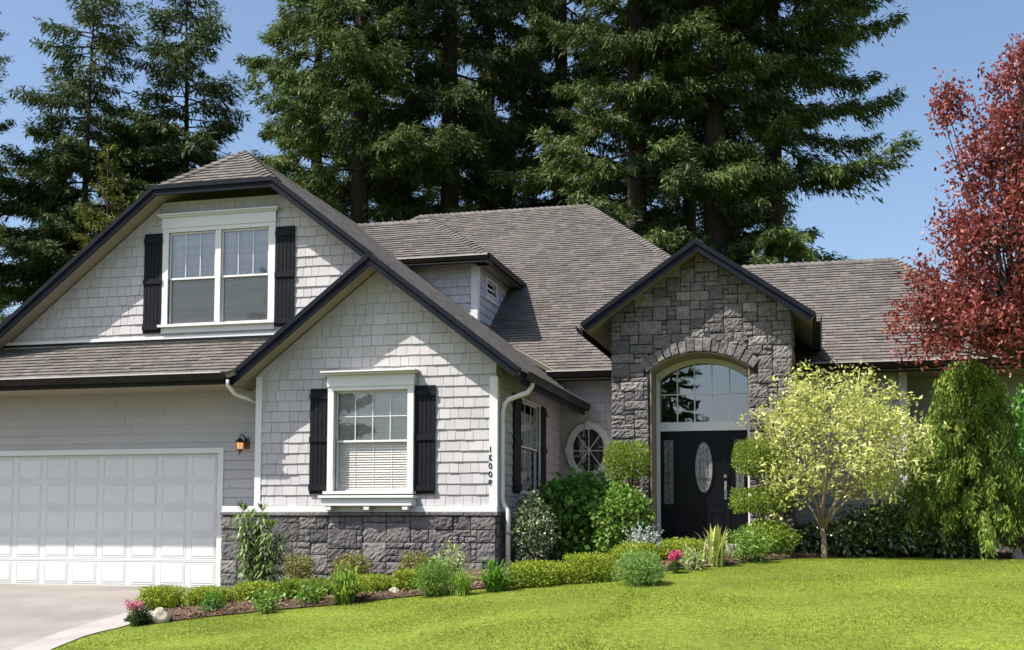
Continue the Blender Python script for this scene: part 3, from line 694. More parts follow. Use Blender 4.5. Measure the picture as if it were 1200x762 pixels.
# entry recess: lining, door, arched window
YDR = 21.55
b = HB()
nseg = 24; pr = [(AL, .3)] + [(AL + (AR - AL) * i / nseg, arch_z(AL + (AR - AL) * i / nseg)) for i in range(nseg + 1)] + [(AR, .3)]
for i in range(len(pr) - 1):
    (xa, za), (xb, zb) = pr[i], pr[i + 1]
    mx_, mz_ = (xa + xb) / 2 - ac, (za + zb) / 2 - (AZc if 0 < i < len(pr) - 2 else (za + zb) / 2)
    ln = math.hypot(mx_, mz_); ox, oz = -mx_ / ln * .02, -mz_ / ln * .02
    b.prism([(xa, YE + .005, za), (xb, YE + .005, zb), (xb + ox, YE + .005, zb + oz), (xa + ox, YE + .005, za + oz)], [(xa, YDR + .1, za), (xb, YDR + .1, zb), (xb + ox, YDR + .1, zb + oz), (xa + ox, YDR + .1, za + oz)])
b.obj('entry_lining', M_SOFFIT, house)
b = HB(); b.box((AL, YE - .15, .3), (AR, YDR + .1, .78)); b.obj('porch_step', M_CONCE, house, bevel=.01)
fd = Frame((0, YDR, 0), X3, Z3)
zd0, zd1 = .80, 2.86            # door leaf bottom / top
gz0 = 3.02                       # glass bottom of the arched window
# white frame (fills the recess around door and arched window)
b = HB()
fw_ = .085
b.box((AL + .005, YDR - .06, .785), (AL + fw_, YDR + .06, ZS - .05)); b.box((AR - fw_, YDR - .06, .785), (AR - .005, YDR + .06, ZS - .05)); b.box((AL + fw_, YDR - .065, zd1), (AR - fw_, YDR + .06, gz0 - .045)); b.box((AL + fw_, YDR - .05, gz0 - .045), (AR - fw_, YDR + .06, gz0)); b.box((AL + fw_, YDR - .07, .785), (AR - fw_, YDR + .05, .845))
for i in range(nseg):
    xa, xb = AL + (AR - AL) * i / nseg, AL + (AR - AL) * (i + 1) / nseg
    xs_ = lambda x: ac + (x - ac) * (hw - fw_) / hw
    o = [(xa, YDR - .06, arch_z(xa) - .004), (xb, YDR - .06, arch_z(xb) - .004), (xs_(xb), YDR - .06, arch_z(xb) - .10), (xs_(xa), YDR - .06, arch_z(xa) - .10)]
    b.prism(o, [(p[0], p[1] + .12, p[2]) for p in o])
b.obj('door_frame', M_TRIM, house)
# arched window
gl_l, gl_r = AL + fw_, AR - fw_
b = HB(); pts = [(gl_l, YDR, gz0 - .01), (gl_r, YDR, gz0 - .01)] + [(gl_r - (gl_r - gl_l) * i / 20, YDR, arch_z(ac + (gl_r - (gl_r - gl_l) * i / 20 - ac) * hw / (hw - fw_)) - .09) for i in range(21)]
b.add(pts, [tuple(range(len(pts)))]); awin = b.obj('arched_window', M_GLASSR, house)
b = HB(); zt = lambda x: arch_z(ac + (x - ac) * hw / (hw - fw_)) - .10
for i in range(1, 5): x_ = gl_l + (gl_r - gl_l) * i / 5; b.box((x_ - .010, YDR - .014, gz0), (x_ + .010, YDR - .002, zt(x_)))
zm_ = onY(820, 462, YDR).z
for i in range(5): b.box((gl_l + (gl_r - gl_l) * i / 5 + .0105, YDR - .014, zm_ - .010), (gl_l + (gl_r - gl_l) * (i + 1) / 5 - .0105, YDR - .002, zm_ + .010))
b.obj('muntin', M_TRIM, awin)
b = HB(); b.box((AL, YDR + .12, .5), (AR, YDR + 3, .52)); b.box((AL - .3, YDR + 2.5, .5), (AR + .3, YDR + 2.6, 4.3)); b.box((AL - .35, YDR + .12, .5), (AL - .3, YDR + 2.6, 4.3)); b.box((AR + .3, YDR + .12, .5), (AR + .35, YDR + 2.6, 4.3)); b.box((AL - .35, YDR + .12, 4.3), (AR + .35, YDR + 2.6, 4.35)); b.obj('entry_hall', M_ROOM, house)
# front door with sidelights
b = HB(); b.box((gl_l, YDR - .02, .845), (gl_r, YDR + .03, zd1 - .001))
dl, dr = onY(793, 560, YDR).x, onY(856, 560, YDR).x
b.box((dl, YDR - .034, .86), (dr, YDR - .02, zd1 - .02))
for (a, c, z0, z1) in ((dl + .13, dl + .36, .98, 1.42), (dr - .36, dr - .13, .98, 1.42)):
    for q in ((a, z0, c, z0 + .03), (a, z1 - .03, c, z1), (a, z0 + .03, a + .03, z1 - .03), (c - .03, z0 + .03, c, z1 - .03)): b.box((q[0], YDR - .048, q[1]), (q[2], YDR - .034, q[3]))
door = b.obj('front_door', M_DOOR, house, bevel=.004)
dc = onY(825, 548, YDR); 
def ellipse_ring(b, c, rx, rz, rx2, rz2, y0, y1, n=40):
    for i in range(n):
        t0, t1 = 2 * math.pi * i / n, 2 * math.pi * (i + 1) / n
        o = [(c.x + rx * math.cos(t0), y0, c.z + rz * math.sin(t0)), (c.x + rx * math.cos(t1), y0, c.z + rz * math.sin(t1)), (c.x + rx2 * math.cos(t1), y0, c.z + rz2 * math.sin(t1)), (c.x + rx2 * math.cos(t0), y0, c.z + rz2 * math.sin(t0))]
        b.prism(o, [(p[0], y1, p[2]) for p in o])
def ellipse_face(b, c, rx, rz, y, n=40): b.add([(c.x + rx * math.cos(2 * math.pi * i / n), y, c.z + rz * math.sin(2 * math.pi * i / n)) for i in range(n)], [tuple(range(n))])
b = HB(); ellipse_face(b, dc, .155, .455, YDR - .042); b.obj('oval_pane', M_FROST, door)
b = HB(); ellipse_ring(b, dc, .152, .452, .185, .49, YDR - .055, YDR - .035); b.obj('oval_moulding', M_DOOR, door)
b = HB()
for dx in (-.06, 0, .06): b.box((dc.x + dx - .004, YDR - .047, dc.z - .36), (dc.x + dx + .004, YDR - .043, dc.z + .36))
for dz in (-.22, -.19, .12): b.box((dc.x - .12, YDR - .047, dc.z + dz - .004), (dc.x + .12, YDR - .043, dc.z + dz + .004))
ellipse_ring(b, dc, .07, .26, .078, .27, YDR - .048, YDR - .044); b.obj('lead_came', M_CAME, door)
for (xa, xb) in ((onY(778.5, 560, YDR).x, onY(789.5, 560, YDR).x), (onY(862, 560, YDR).x, onY(872, 560, YDR).x)):
    b = HB(); b.box((xa, YDR - .024, 1.55), (xb, YDR - .0205, 2.70)); s_ = b.obj('sidelight', M_FROSTD, door)
    b = HB()
    for q in ((xa - .03, 1.52, xb + .03, 1.55), (xa - .03, 2.70, xb + .03, 2.73), (xa - .03, 1.55, xa, 2.70), (xb, 1.55, xb + .03, 2.70)): b.box((q[0], YDR - .034, q[1]), (q[2], YDR - .0205, q[3]))
    b.box(((xa + xb) / 2 - .004, YDR - .028, 1.56), ((xa + xb) / 2 + .004, YDR - .0245, 2.69)); b.obj('sidelight_trim', M_DOOR, door)
hx = onY(850.5, 560, YDR).x; hz = onY(850, 575, YDR).z
b = HB(); b.box((hx - .022, YDR - .05, hz - .16), (hx + .022, YDR - .035, hz + .17)); b.tube([(hx, YDR - .045, hz + .06), (hx, YDR - .10, hz + .06), (hx, YDR - .115, hz), (hx, YDR - .10, hz - .1), (hx, YDR - .05, hz - .12)], .011); b.lathe((hx, YDR - .06, hz + .25), [(0, -.03), (.028, -.03), (.03, .0), (.028, .03), (0, .03)], 12); b.obj('handle', M_SILVER, door)

# --- windows
def window(fr, r, sashes=1, grid=(4, 2), casing=.10, header=.16, sillp=.06, blind=True, boxout=.0, head_out=.10, trimm=M_TRIM, brackets=False, dark=False, upper_tint=None):
    """fr frame, r=(u0,v0,u1,v1) glass opening; all parts hang on the casing"""
    u0, v0, u1, v1 = r
    def bx(b, a, c, d, e, n0, n1):   # u from a..d, v c..e, depth n0..n1
        b.prism([fr.p(a, c, n0), fr.p(d, c, n0), fr.p(d, e, n0), fr.p(a, e, n0)], [fr.p(a, c, n1), fr.p(d, c, n1), fr.p(d, e, n1), fr.p(a, e, n1)])
    ft = .045 + boxout
    b = HB()
    bx(b, u0 - casing, v0, u0, v1, -.02, ft); bx(b, u1, v0, u1 + casing, v1, -.02, ft)
    bx(b, u0 - casing, v1, u1 + casing, v1 + casing * .6, -.02, ft + .004)
    if sashes == 2:
        um = (u0 + u1) / 2; bx(b, um - .055, v0, um + .055, v1, -.1, ft - .006)
    win = b.obj('window', trimm, house, bevel=.004)
    if header:
        b = HB(); bx(b, u0 - casing - .01, v1 + casing * .6, u1 + casing + .01, v1 + casing * .6 + header, -.01, ft + .02); bx(b, u0 - casing - .05, v1 + casing * .6 + header, u1 + casing + .05, v1 + casing * .6 + header + .03, -.01, ft + head_out * .6)
        bx(b, u0 - casing - .08, v1 + casing * .6 + header + .03, u1 + casing + .08, v1 + casing * .6 + header + .055, -.01, ft + head_out); b.obj('header', trimm, win, bevel=.003)
    b = HB(); bx(b, u0 - casing - .03, v0 - .045, u1 + casing + .03, v0, -.02, ft + sillp); bx(b, u0 - casing, v0 - .15, u1 + casing, v0 - .045, -.02, ft + .0); b.obj('sill', trimm, win, bevel=.003)
    segs = [(u0, u1)] if sashes == 1 else [(u0, (u0 + u1) / 2 - .055), ((u0 + u1) / 2 + .055, u1)]
    for (a, c) in segs:
        vm = v0 + (v1 - v0) * .50
        b = HB(); t_ = .032
        for (y0, y1, n0, n1) in ((v0, vm + .02, -.062, -.032), (vm - .02, v1, -.03, .0)):
            bx(b, a, y0, a + t_, y1, n0, n1); bx(b, c - t_, y0, c, y1, n0, n1); bx(b, a + t_, y0, c - t_, y0 + t_ * 1.1, n0, n1); bx(b, a + t_, y1 - t_ * 1.1, c - t_, y1, n0, n1)
        b.obj('sash', trimm, win, bevel=.002)
        b = HB(); gx_, gy_ = grid
        for (y0, y1, nn, gg) in ((vm + .016, v1 - t_, -.022, gy_),):
            for i in range(1, gx_): x_ = a + t_ + (c - a - 2 * t_) * i / gx_; bx(b, x_ - .007, y0, x_ + .007, y1, nn, nn + .012)
            for j in range(1, gg):
                y_ = y0 + (y1 - y0) * j / gg
                for i in range(gx_): bx(b, a + t_ + (c - a - 2 * t_) * i / gx_ + .0072, y_ - .007, a + t_ + (c - a - 2 * t_) * (i + 1) / gx_ - .0072, y_ + .007, nn, nn + .012)
        b.obj('muntin', trimm, win)
        b = HB(); b.add([fr.p(a + t_, vm + .01, -.018), fr.p(c - t_, vm + .01, -.018), fr.p(c - t_, v1 - t_, -.018), fr.p(a + t_, v1 - t_, -.018)], [(0, 1, 2, 3)]); b.obj('pane', M_GLASSU, win); b = HB(); b.add([fr.p(a + t_, v0 + t_, -.05), fr.p(c - t_, v0 + t_, -.05), fr.p(c - t_, vm - .01, -.05), fr.p(a + t_, vm - .01, -.05)], [(0, 1, 2, 3)]); b.obj('pane', M_SCREEN, win)
        if blind:
            b = HB(); y_ = v0 + .03
            while y_ < v1 - .03:
                ang = 1.0 + random.uniform(-.05, .05); h_ = .029
                b.prism([fr.p(a + .01, y_ - h_ * math.sin(ang), -.078 + h_ * math.cos(ang)), fr.p(c - .01, y_ - h_ * math.sin(ang) , -.078 + h_ * math.cos(ang)), fr.p(c - .01, y_ + h_ * math.sin(ang), -.078 - h_ * math.cos(ang)), fr.p(a + .01, y_ + h_ * math.sin(ang), -.078 - h_ * math.cos(ang))],
                        [fr.p(a + .01, y_ - h_ * math.sin(ang) - .002, -.078 + h_ * math.cos(ang)), fr.p(c - .01, y_ - h_ * math.sin(ang) - .002, -.078 + h_ * math.cos(ang)), fr.p(c - .01, y_ + h_ * math.sin(ang) - .002, -.078 - h_ * math.cos(ang)), fr.p(a + .01, y_ + h_ * math.sin(ang) - .002, -.078 - h_ * math.cos(ang))])
                y_ += .042
            for q in range(1, 4): x_ = a + (c - a) * q / 4; bx(b, x_ - .004, v0 + .02, x_ + .004, v1 - .02, -.0575, -.0555)
            b.obj('blind', M_BLIND, win)
        b = HB(); bx(b, a - .02, v0 - .02, c + .02, v1 + .02, -.30, -.28)
        b.obj('room_backing', M_ROOM, win)
    return win
w1 = window(fr1, W1, 2, (3, 1), casing=.13, header=.20, sillp=.07)
w2 = window(fr2, W2, 1, (4, 2), casing=.11, header=.20, sillp=.10, boxout=.07, head_out=.16)
# boxed sill with brackets under the lower window
b = HB(); b.box((W2[0] - .15, Y2 - .26, 1.47), (W2[2] + .14, Y2 - .02, 1.60)); b.box((W2[0] - .19, Y2 - .30, 1.60), (W2[2] + .18, Y2 - .02, 1.645))
for x_ in (W2[0] - .02, (W2[0] + W2[2]) / 2, W2[2] + .02): b.box((x_ - .05, Y2 - .25, 1.40), (x_ + .05, Y2 - .076, 1.47))
b.obj('window_box_sill', M_TRIM, w2, bevel=.008)
ws = window(frs, WS, 1, (3, 1), casing=.06, header=0, sillp=.03)
wd = window(frds, DW, 1, (1, 1), casing=.07, header=0, sillp=.02, blind=False)
# oval window
b = HB(); ellipse_ring(b, OC, ORX, ORZ, ORX + .13, ORZ + .13, YO - .06, YO + .02)
for a_ in (0, math.pi / 2, math.pi, 1.5 * math.pi):
    cx, cz = OC.x + (ORX + .065) * math.cos(a_), OC.z + (ORZ + .065) * math.sin(a_)
    hx_, hz_ = (.055, .085) if a_ in (math.pi / 2, 1.5 * math.pi) else (.085, .055)
    b.box((cx - hx_, YO - .078, cz - hz_), (cx + hx_, YO - .061, cz + hz_))
ow = b.obj('oval_window', M_TRIM, house)
b = HB(); ellipse_face(b, OC, ORX + .01, ORZ + .01, YO - .028); b.obj('pane', M_GLASS, ow)
b = HB(); ellipse_face(b, OC, ORX + .02, ORZ + .02, YO - .0245); b.obj('room_backing', M_ROOM, ow)
b = HB()
for a_ in (0, math.pi / 4, math.pi / 2, 3 * math.pi / 4):
    d_ = Vector((math.cos(a_) * ORX, 0, math.sin(a_) * ORZ)); c_ = Vector((OC.x, YO - .036 - .002 * a_, OC.z)); b.bar(c_ - d_, c_ + d_, Vector((-math.sin(a_), 0, math.cos(a_))), .018, .006, side=(0, -1, 0))
b.obj('muntin', M_TRIM, ow)
# --- shutters
def shutter(fr, a, c, v0, v1, n0=.028):
    b = HB()
    def bx(a, q, c, e, n0, n1): b.prism([fr.p(a, q, n0), fr.p(c, q, n0), fr.p(c, e, n0), fr.p(a, e, n0)], [fr.p(a, q, n1), fr.p(c, q, n1), fr.p(c, e, n1), fr.p(a, e, n1)])
    nb_ = 5
    for i in range(nb_):
        x0_, x1_ = a + (c - a) * i / nb_, a + (c - a) * (i + 1) / nb_; bx(x0_ + .005, v0, x1_ - .005, v1, n0, n0 + .026 + random.uniform(-.001, .001))
    bx(a + .004, v0 + .002, c - .004, v1 - .002, n0 - .004, n0 + .012)
    for q in (v0 + .10, (v0 + v1) / 2 + .03, v1 - .13): bx(a, q - .045, c, q + .045, n0 + .027, n0 + .048)
    return b.obj('shutter', M_SHUT, house, bevel=.002)
sz = lambda x, y, Y: onY(x, y, Y)
shutter(fr1, sz(170, 330, Y1).x, sz(192, 330, Y1).x - .01, sz(180, 391, Y1).z, sz(180, 275, Y1).z)
shutter(fr1, sz(323.5, 330, Y1).x, sz(346, 330, Y1).x, sz(335, 383, Y1).z, sz(335, 266, Y1).z)
shutter(fr2, sz(364, 520, Y2).x, sz(388, 520, Y2).x, sz(376, 579, Y2).z, sz(376, 456, Y2).z)
shutter(fr2, sz(485.5, 520, Y2).x, sz(511, 520, Y2).x, sz(500, 579, Y2).z, sz(500, 452, Y2).z)
shutter(frs, onX(599.5, 500, -5.2).y, onX(607.5, 500, -5.2).y, 1.72, onX(603, 462, -5.2).z)
shutter(frs, onX(631, 500, -5.2).y, onX(637, 500, -5.2).y, 1.72, onX(633, 477, -5.2).z)

# --- garage door
b = HB(); b.box((-15.35, Y1 + .05, .02), (-10.50, Y1 + .09, 2.44)); gd_cols, gd_rows = 8, 5
pw, ph = 4.85 / gd_cols, 2.42 / gd_rows
for i in range(gd_cols):
    for j in range(gd_rows):
        a, c, z0, z1 = -15.35 + i * pw + .075, -15.35 + (i + 1) * pw - .075, .02 + j * ph + .07, .02 + (j + 1) * ph - .07
        f0 = [(a, Y1 + .05, z0), (c, Y1 + .05, z0), (c, Y1 + .05, z1), (a, Y1 + .05, z1)]
        f1 = [(a + .022, Y1 + .042, z0 + .022), (c - .022, Y1 + .042, z0 + .022), (c - .022, Y1 + .042, z1 - .022), (a + .022, Y1 + .042, z1 - .022)]
        b.prism(f1, [(p[0], Y1 + .0495, p[2]) for p in f0])
        for q in ((a - .02, z0 - .02, c + .02, z0 - .006), (a - .02, z1 + .006, c + .02, z1 + .02), (a - .02, z0 - .006, a - .006, z1 + .006), (c + .006, z0 - .006, c + .02, z1 + .006)): b.box((q[0], Y1 + .045, q[1]), (q[2], Y1 + .0505, q[3]))
for j in range(1, gd_rows): b.box((-15.35, Y1 + .044, .02 + j * ph - .022), (-10.5, Y1 + .0502, .02 + j * ph - .004)); b.box((-15.35, Y1 + .044, .02 + j * ph + .004), (-10.5, Y1 + .0502, .02 + j * ph + .022))
gdo = b.obj('garage_door', M_DOORWHITE, house)
b = HB(); b.box((-15.45, Y1 - .03, 2.44), (-10.39, Y1 + .05, 2.54)); b.box((-10.50, Y1 - .03, .02), (-10.39, Y1 + .05, 2.439)); b.box((-15.45, Y1 - .03, .02), (-15.35, Y1 + .05, 2.439)); b.obj('garage_door_frame', M_TRIM, house, bevel=.004)
b = HB(); b.box((-15.35, Y1 + .052, .0), (-10.5, Y1 + .07, .02)); b.obj('door_seal', M_NAVY, gdo)

# --- wall lantern
lp = onY(281, 520, Y1 - .14); lx, ly, lz = lp.x, lp.y, lp.z
b = HB(); b.box((lx + .03, Y1 - .035, lz - .09), (lx + .13, Y1 - .012, lz + .10)); b.tube([(lx + .08, Y1 - .03, lz + .02), (lx + .07, Y1 - .09, lz + .12), (lx + .03, ly, lz + .17), (lx, ly, lz + .14), (lx, ly, lz + .09)], .012, 8)
b.lathe((lx, ly, lz), [(.012, .10), (.035, .085), (.085, .03), (.088, .018), (.05, .014), (0, .014)], 12); b.lathe((lx, ly, lz), [(0, -.20), (.012, -.19), (.02, -.15), (.05, -.115), (.055, -.10), (0, -.10)], 12)
for k_ in range(6): a_ = k_ * math.pi / 3; b.tube([(lx + .075 * math.cos(a_), ly + .075 * math.sin(a_), lz + .02), (lx + .052 * math.cos(a_), ly + .052 * math.sin(a_), lz - .105)], .005, 5)
lan = b.obj('wall_lantern', M_METAL, house)
mg, t_, pb = newmat('amber lantern glass'); pb.inputs['Base Color'].default_value = (.55, .28, .12, 1); pb.inputs['Roughness'].default_value = .25
pb.inputs['Emission Color'].default_value = (1, .5, .2, 1); pb.inputs['Emission Strength'].default_value = .55
b = HB(); b.lathe((lx, ly, lz), [(.068, .012), (.046, -.10)], 12); b.obj('lantern_glass', mg, lan, smooth=True)
# --- downspouts
b = HB(); zg = ZE - .13
pipe = [(XE + .05, Y2 + .05, zg + .02), (XE + .05, Y2 + .05, zg - .07), (XE - .02, Y2 + .07, zg - .17), (-5.02, Y2 + .12, zg - .27), (-5.10, Y2 + .12, zg - .36), (-5.125, Y2 + .12, zg - .5), (-5.125, Y2 + .12, 1.58), (-5.10, Y2 + .12, 1.50), (-5.03, Y2 + .10, 1.40), (-5.02, Y2 + .10, 1.28), (-5.02, Y2 + .10, .42)]
b.tube(pipe, .042, 10); b.tube([(-5.125, Y2 + .12, 3.0), (-5.125, Y2 + .12, 2.96)], .047, 10); b.obj('downspout', M_PIPE, house, smooth=True)
b = HB(); b.tube([(-9.80, PY0 + .05, PZ0 - .12), (-9.80, PY0 + .05, PZ0 - .2), (-9.76, PY0 + .25, PZ0 - .34), (-9.66, Y1 - .1, PZ0 - .42), (-9.55, Y1 - .06, PZ0 - .44)], .036, 10); b.obj('downspout', M_PIPE, house, smooth=True)
# --- house number on the corner board (mirrored, as the photograph shows it)
def digits(chars, x, y, z0, h, step):
    V = []; F = []
    for i, ch in enumerate(chars):
        cu = bpy.data.curves.new('digit', 'FONT'); cu.body = ch; cu.size = h * 1.35; cu.extrude = .004; cu.align_x = 'CENTER'; cu.offset = .001
        o = bpy.data.objects.new('digit', cu); COL.objects.link(o)
        dg = bpy.context.evaluated_depsgraph_get(); me = bpy.data.meshes.new_from_object(o.evaluated_get(dg))
        b0 = len(V)
        for v in me.vertices: V.append((x - v.co.x - HO.x, y - v.co.z - HO.y, z0 - i * step + v.co.y - HO.z))
        for p in me.polygons: F.append(tuple(b0 + k_ for k_ in p.vertices))
        bpy.data.objects.remove(o); bpy.data.curves.remove(cu); bpy.data.meshes.remove(me)
    me = bpy.data.meshes.new('house_number'); me.from_pydata(V, [], F); me.materials.append(M_NAVY); me.update()
    return link('house_number', me, house)
digits('13009', onY(575.3, 545, Y2).x, Y2 - .040, onY(575, 530, Y2).z, .10, .137)

# ------------------------------------------------------------------ trees
def tree_thing(name, loc, label, cat='tree', group=None): return tag(empty(name, loc), label, cat, group)
def fir_parts(seed, H, R, clear=.12, nl=95, droop=.25, dens=1.0, trunk_r=.42, spray=.27, prof=None, extra=(), tilt_up=.25, gaps=.12):
    r = np.random.default_rng(seed); mb = MB()
    bend = r.normal(0, .15, 2)
    zz = np.linspace(0, H, 12); tp = [(bend[0] * math.sin(z / H * 3), bend[1] * math.sin(z / H * 2.5), z) for z in zz]
    for q in range(26):      # dead snags on the bare lower stem
        zq = H * r.uniform(.1, .55); aq = r.uniform(0, 6.28); lq = r.uniform(.4, 1.8); mb.tube([(0, 0, zq), (math.cos(aq) * lq * .6, math.sin(aq) * lq * .6, zq - .05 * lq), (math.cos(aq) * lq, math.sin(aq) * lq, zq - .25 * lq)], [.03, .018, .006], 4, cap=False)
    mb.tube(tp, [max(.03, trunk_r * (1 - z / H * .95) * (1.25 if z < 1 else 1)) for z in zz], 10)
    Cs, As, Ns, Ls, Ws = [], [], [], [], []
    limbs = []
    for i in range(nl):
        t = clear + (1 - clear) * ((i + r.random()) / nl) ** 1.0
        if r.random() < gaps: continue
        pf = prof(t) if prof else (1 - t) ** .75 * min(1, (t - clear) * 4 + .55)
        limbs.append((t, max(.25, R * pf * r.uniform(.55, 1.15)), i * 2.399 + r.normal(0, .35), None))
    for e in extra: limbs.append(e)
    for (t, L, az, el) in limbs:
        z = H * t; e0 = (tilt_up * (t - .35) * 1.6 + r.normal(0, .10)) if el is None else el
        k = max(6, int(L / .35)); s = np.linspace(0, 1, k)
        hx_, hy_ = math.cos(az), math.sin(az)
        side = r.normal(0, .12)
        rad = L * s * math.cos(e0); lat = L * side * s * s
        zc = z + L * (math.sin(e0) * s - droop * s ** 1.6 + droop * .75 * s ** 3.2)
        b0 = np.array([np.interp(z, zz, [p[0] for p in tp]), np.interp(z, zz, [p[1] for p in tp])])
        P = np.stack([b0[0] + hx_ * rad - hy_ * lat, b0[1] + hy_ * rad + hx_ * lat, zc], 1)
        mb.tube([tuple(p) for p in P[::2]] if k > 7 else [tuple(p) for p in P], [max(.010, .018 + .008 * L) * (1 - .9 * q) for q in (s[::2] if k > 7 else s)], 5, cap=False)
        d_ = np.gradient(P, axis=0); d_ = unit(d_)
        nbr = max(6, int(L / .10 * dens)); ss = r.uniform(.12, 1.0, nbr) ** .8
        for q in ss:
            j = min(k - 1, int(q * (k - 1))); p0 = P[j] + (P[min(j + 1, k - 1)] - P[j]) * (q * (k - 1) - j)
            fwd = d_[j]; sid = np.cross(fwd, [0, 0, 1]); sid /= max(1e-6, np.linalg.norm(sid)); sg = r.choice([-1, 1])
            lb = (0.30 + .38 * L * (1 - q) ** .9 * min(1, .35 + q * 2)) * r.uniform(.5, 1.1); lb = min(lb, 1.7)
            dr = fwd * r.uniform(.45, .9) + sid * sg * r.uniform(.5, 1.0) + np.array([0, 0, r.normal(-.05, .15)]); dr /= np.linalg.norm(dr)
            m_ = max(5, int(lb / (.022 if t < .72 else .05))); u = (np.arange(m_) + r.random(m_)) / m_
            c = p0 + dr * (u * lb)[:, None]; c[:, 2] -= .22 * lb * u ** 2
            c = c + r.normal(0, .075, (m_, 3))
            a = dr[None] * r.uniform(.3, .9, m_)[:, None] + sid[None] * (r.choice([-1, 1], m_) * r.uniform(.1, .8, m_))[:, None] + np.stack([np.zeros(m_), np.zeros(m_), -r.uniform(-.15, .95, m_)], 1)
            Cs.append(c); As.append(a); Ns.append(unit(r.normal(0, .55, (m_, 3)) + [0, 0, .9])); Ls.append(spray * r.uniform(.55, 1.25, m_)); Ws.append(spray * r.uniform(.13, .27, m_))
    V, F = leaves(np.concatenate(Cs), np.concatenate(As), np.concatenate(Ns), np.concatenate(Ls), np.concatenate(Ws), .4)
    return mb, V, F
FIRM = {}
def fir_kind(key, m, **kw):
    mb, V, F = fir_parts(**kw); FIRM[key] = [mb, V, F, m, None]
def put_fir(key, x, y, rz, sc, label, name='fir_tree', group='tall conifers behind the house'):
    t = tree_thing(name, (x, y, float(gz(x, min(y, 30))) - .05), label, 'tree', group); t.rotation_euler.z = rz; t.scale = (sc, sc, sc)
    K = FIRM[key]
    if K[4] is None:
        a = K[0].obj('trunk', M_BARK, t, smooth=True); c = np_mesh('crown', K[1], K[2], K[3], t); K[4] = (a, c)
    else:
        for s_ in K[4]:
            d = s_.copy(); COL.objects.link(d); d.parent = t
    return t
fir_kind('A', M_FIR, seed=11, H=37, R=6.2, clear=.08, nl=165, dens=1.35, trunk_r=.50, prof=lambda t: (1 - t) ** .6 * min(1, (t - .08) * 5 + .5))
fir_kind('B', M_FIR2, seed=12, H=38, R=6.4, clear=.24, nl=140, dens=1.35, trunk_r=.54, gaps=.15, droop=.32, prof=lambda t: (1 - t) ** .55 * min(1, (t - .24) * 4 + .45))
fir_kind('C', M_FIR, seed=13, H=34, R=5.8, clear=.06, nl=160, dens=1.35, trunk_r=.42, prof=lambda t: (1 - t) ** .6 * min(1, (t - .06) * 5 + .5))
fir_kind('D', M_FIR3, seed=14, H=20, R=4.4, clear=.03, nl=140, dens=1.35, trunk_r=.3, tilt_up=.35, spray=.25)
fir_kind('E', M_FIR2, seed=15, H=21.5, R=5.6, clear=.08, nl=210, dens=1.9, trunk_r=.28, gaps=.12, prof=lambda t: (1 - t) ** .62 * min(1, (t - .08) * 3 + .55) + .05)
fir_kind('F', M_FIR, seed=16, H=36, R=7.0, clear=.20, nl=135, dens=1.35, trunk_r=.46, gaps=.18, droop=.42, prof=lambda t: (1 - t) ** .5 * min(1, (t - .2) * 4 + .5))
px = lambda x, Y: onY(x, 300, Y).x
put_fir('A', px(420, 40), 40, 0.3, 1.0, 'broad green fir behind the left gable peak, sunlit on its left')
put_fir('C', px(355, 43), 43, 1.3, .95, 'fir with loose drooping limbs at the left edge of the tall grove')
put_fir('B', px(530, 42), 42, 2.2, 1.0, 'dark fir with a bare straight trunk rising above the dormer')
put_fir('B', px(655, 46), 46, 4.0, .97, 'dark fir with sky gaps in its crown, behind the middle of the main ridge')
put_fir('C', px(585, 51), 51, 5.1, 1.05, 'deep shaded fir at the back of the grove above the dormer')
put_fir('A', px(752, 40), 40, 2.0, .98, 'fir with sunlit layered limbs above the right end of the main ridge')
put_fir('B', px(842, 40), 40, .9, 1.02, 'tall fir with thick bare trunk right above the stone entry gable')
put_fir('F', px(905, 42), 42, 3.3, .98, 'fir with long ragged limbs reaching right over the low wing roof')
put_fir('C', px(800, 50), 50, .2, 1.06, 'shaded fir filling the gap behind the entry gable')
put_fir('C', px(470, 52), 52, 2.4, 1.0, 'shaded fir in the back row left of the tall bare trunk')
put_fir('E', px(105, 42), 42, .5, 1.10, 'narrow fir with a leaning ragged top, left of the upper gable')
put_fir('E', px(208, 44), 44, 2.9, 1.14, 'narrow pointed fir close beside the left slope of the upper gable')
put_fir('C', px(160, 47), 47, 2.0, .60, 'shorter full fir filling the gap between the two narrow firs')
put_fir('C', px(58, 46), 46, .7, .46, 'short full fir left of the two narrow firs')
put_fir('C', px(-38, 38), 38, 4.1, .70, 'loose fir at the left picture edge, only its right hand limbs in view')
put_fir('D', px(122, 37), 37, 1.0, .74, 'low olive green cedar in front of the two narrow firs')
put_fir('A', -9.0, -19.0, 1.2, .55, 'fir across the street, mirrored in the left half of the arched window', group='conifers across the street')
put_fir('C', -8.2, -23.0, .2, .50, 'slim fir across the street, mirrored beside the broad one in the arched window', group='conifers across the street')
put_fir('E', -26.2, -18.0, .9, .85, 'fir across the street, mirrored in the upper gable window', group='conifers across the street')

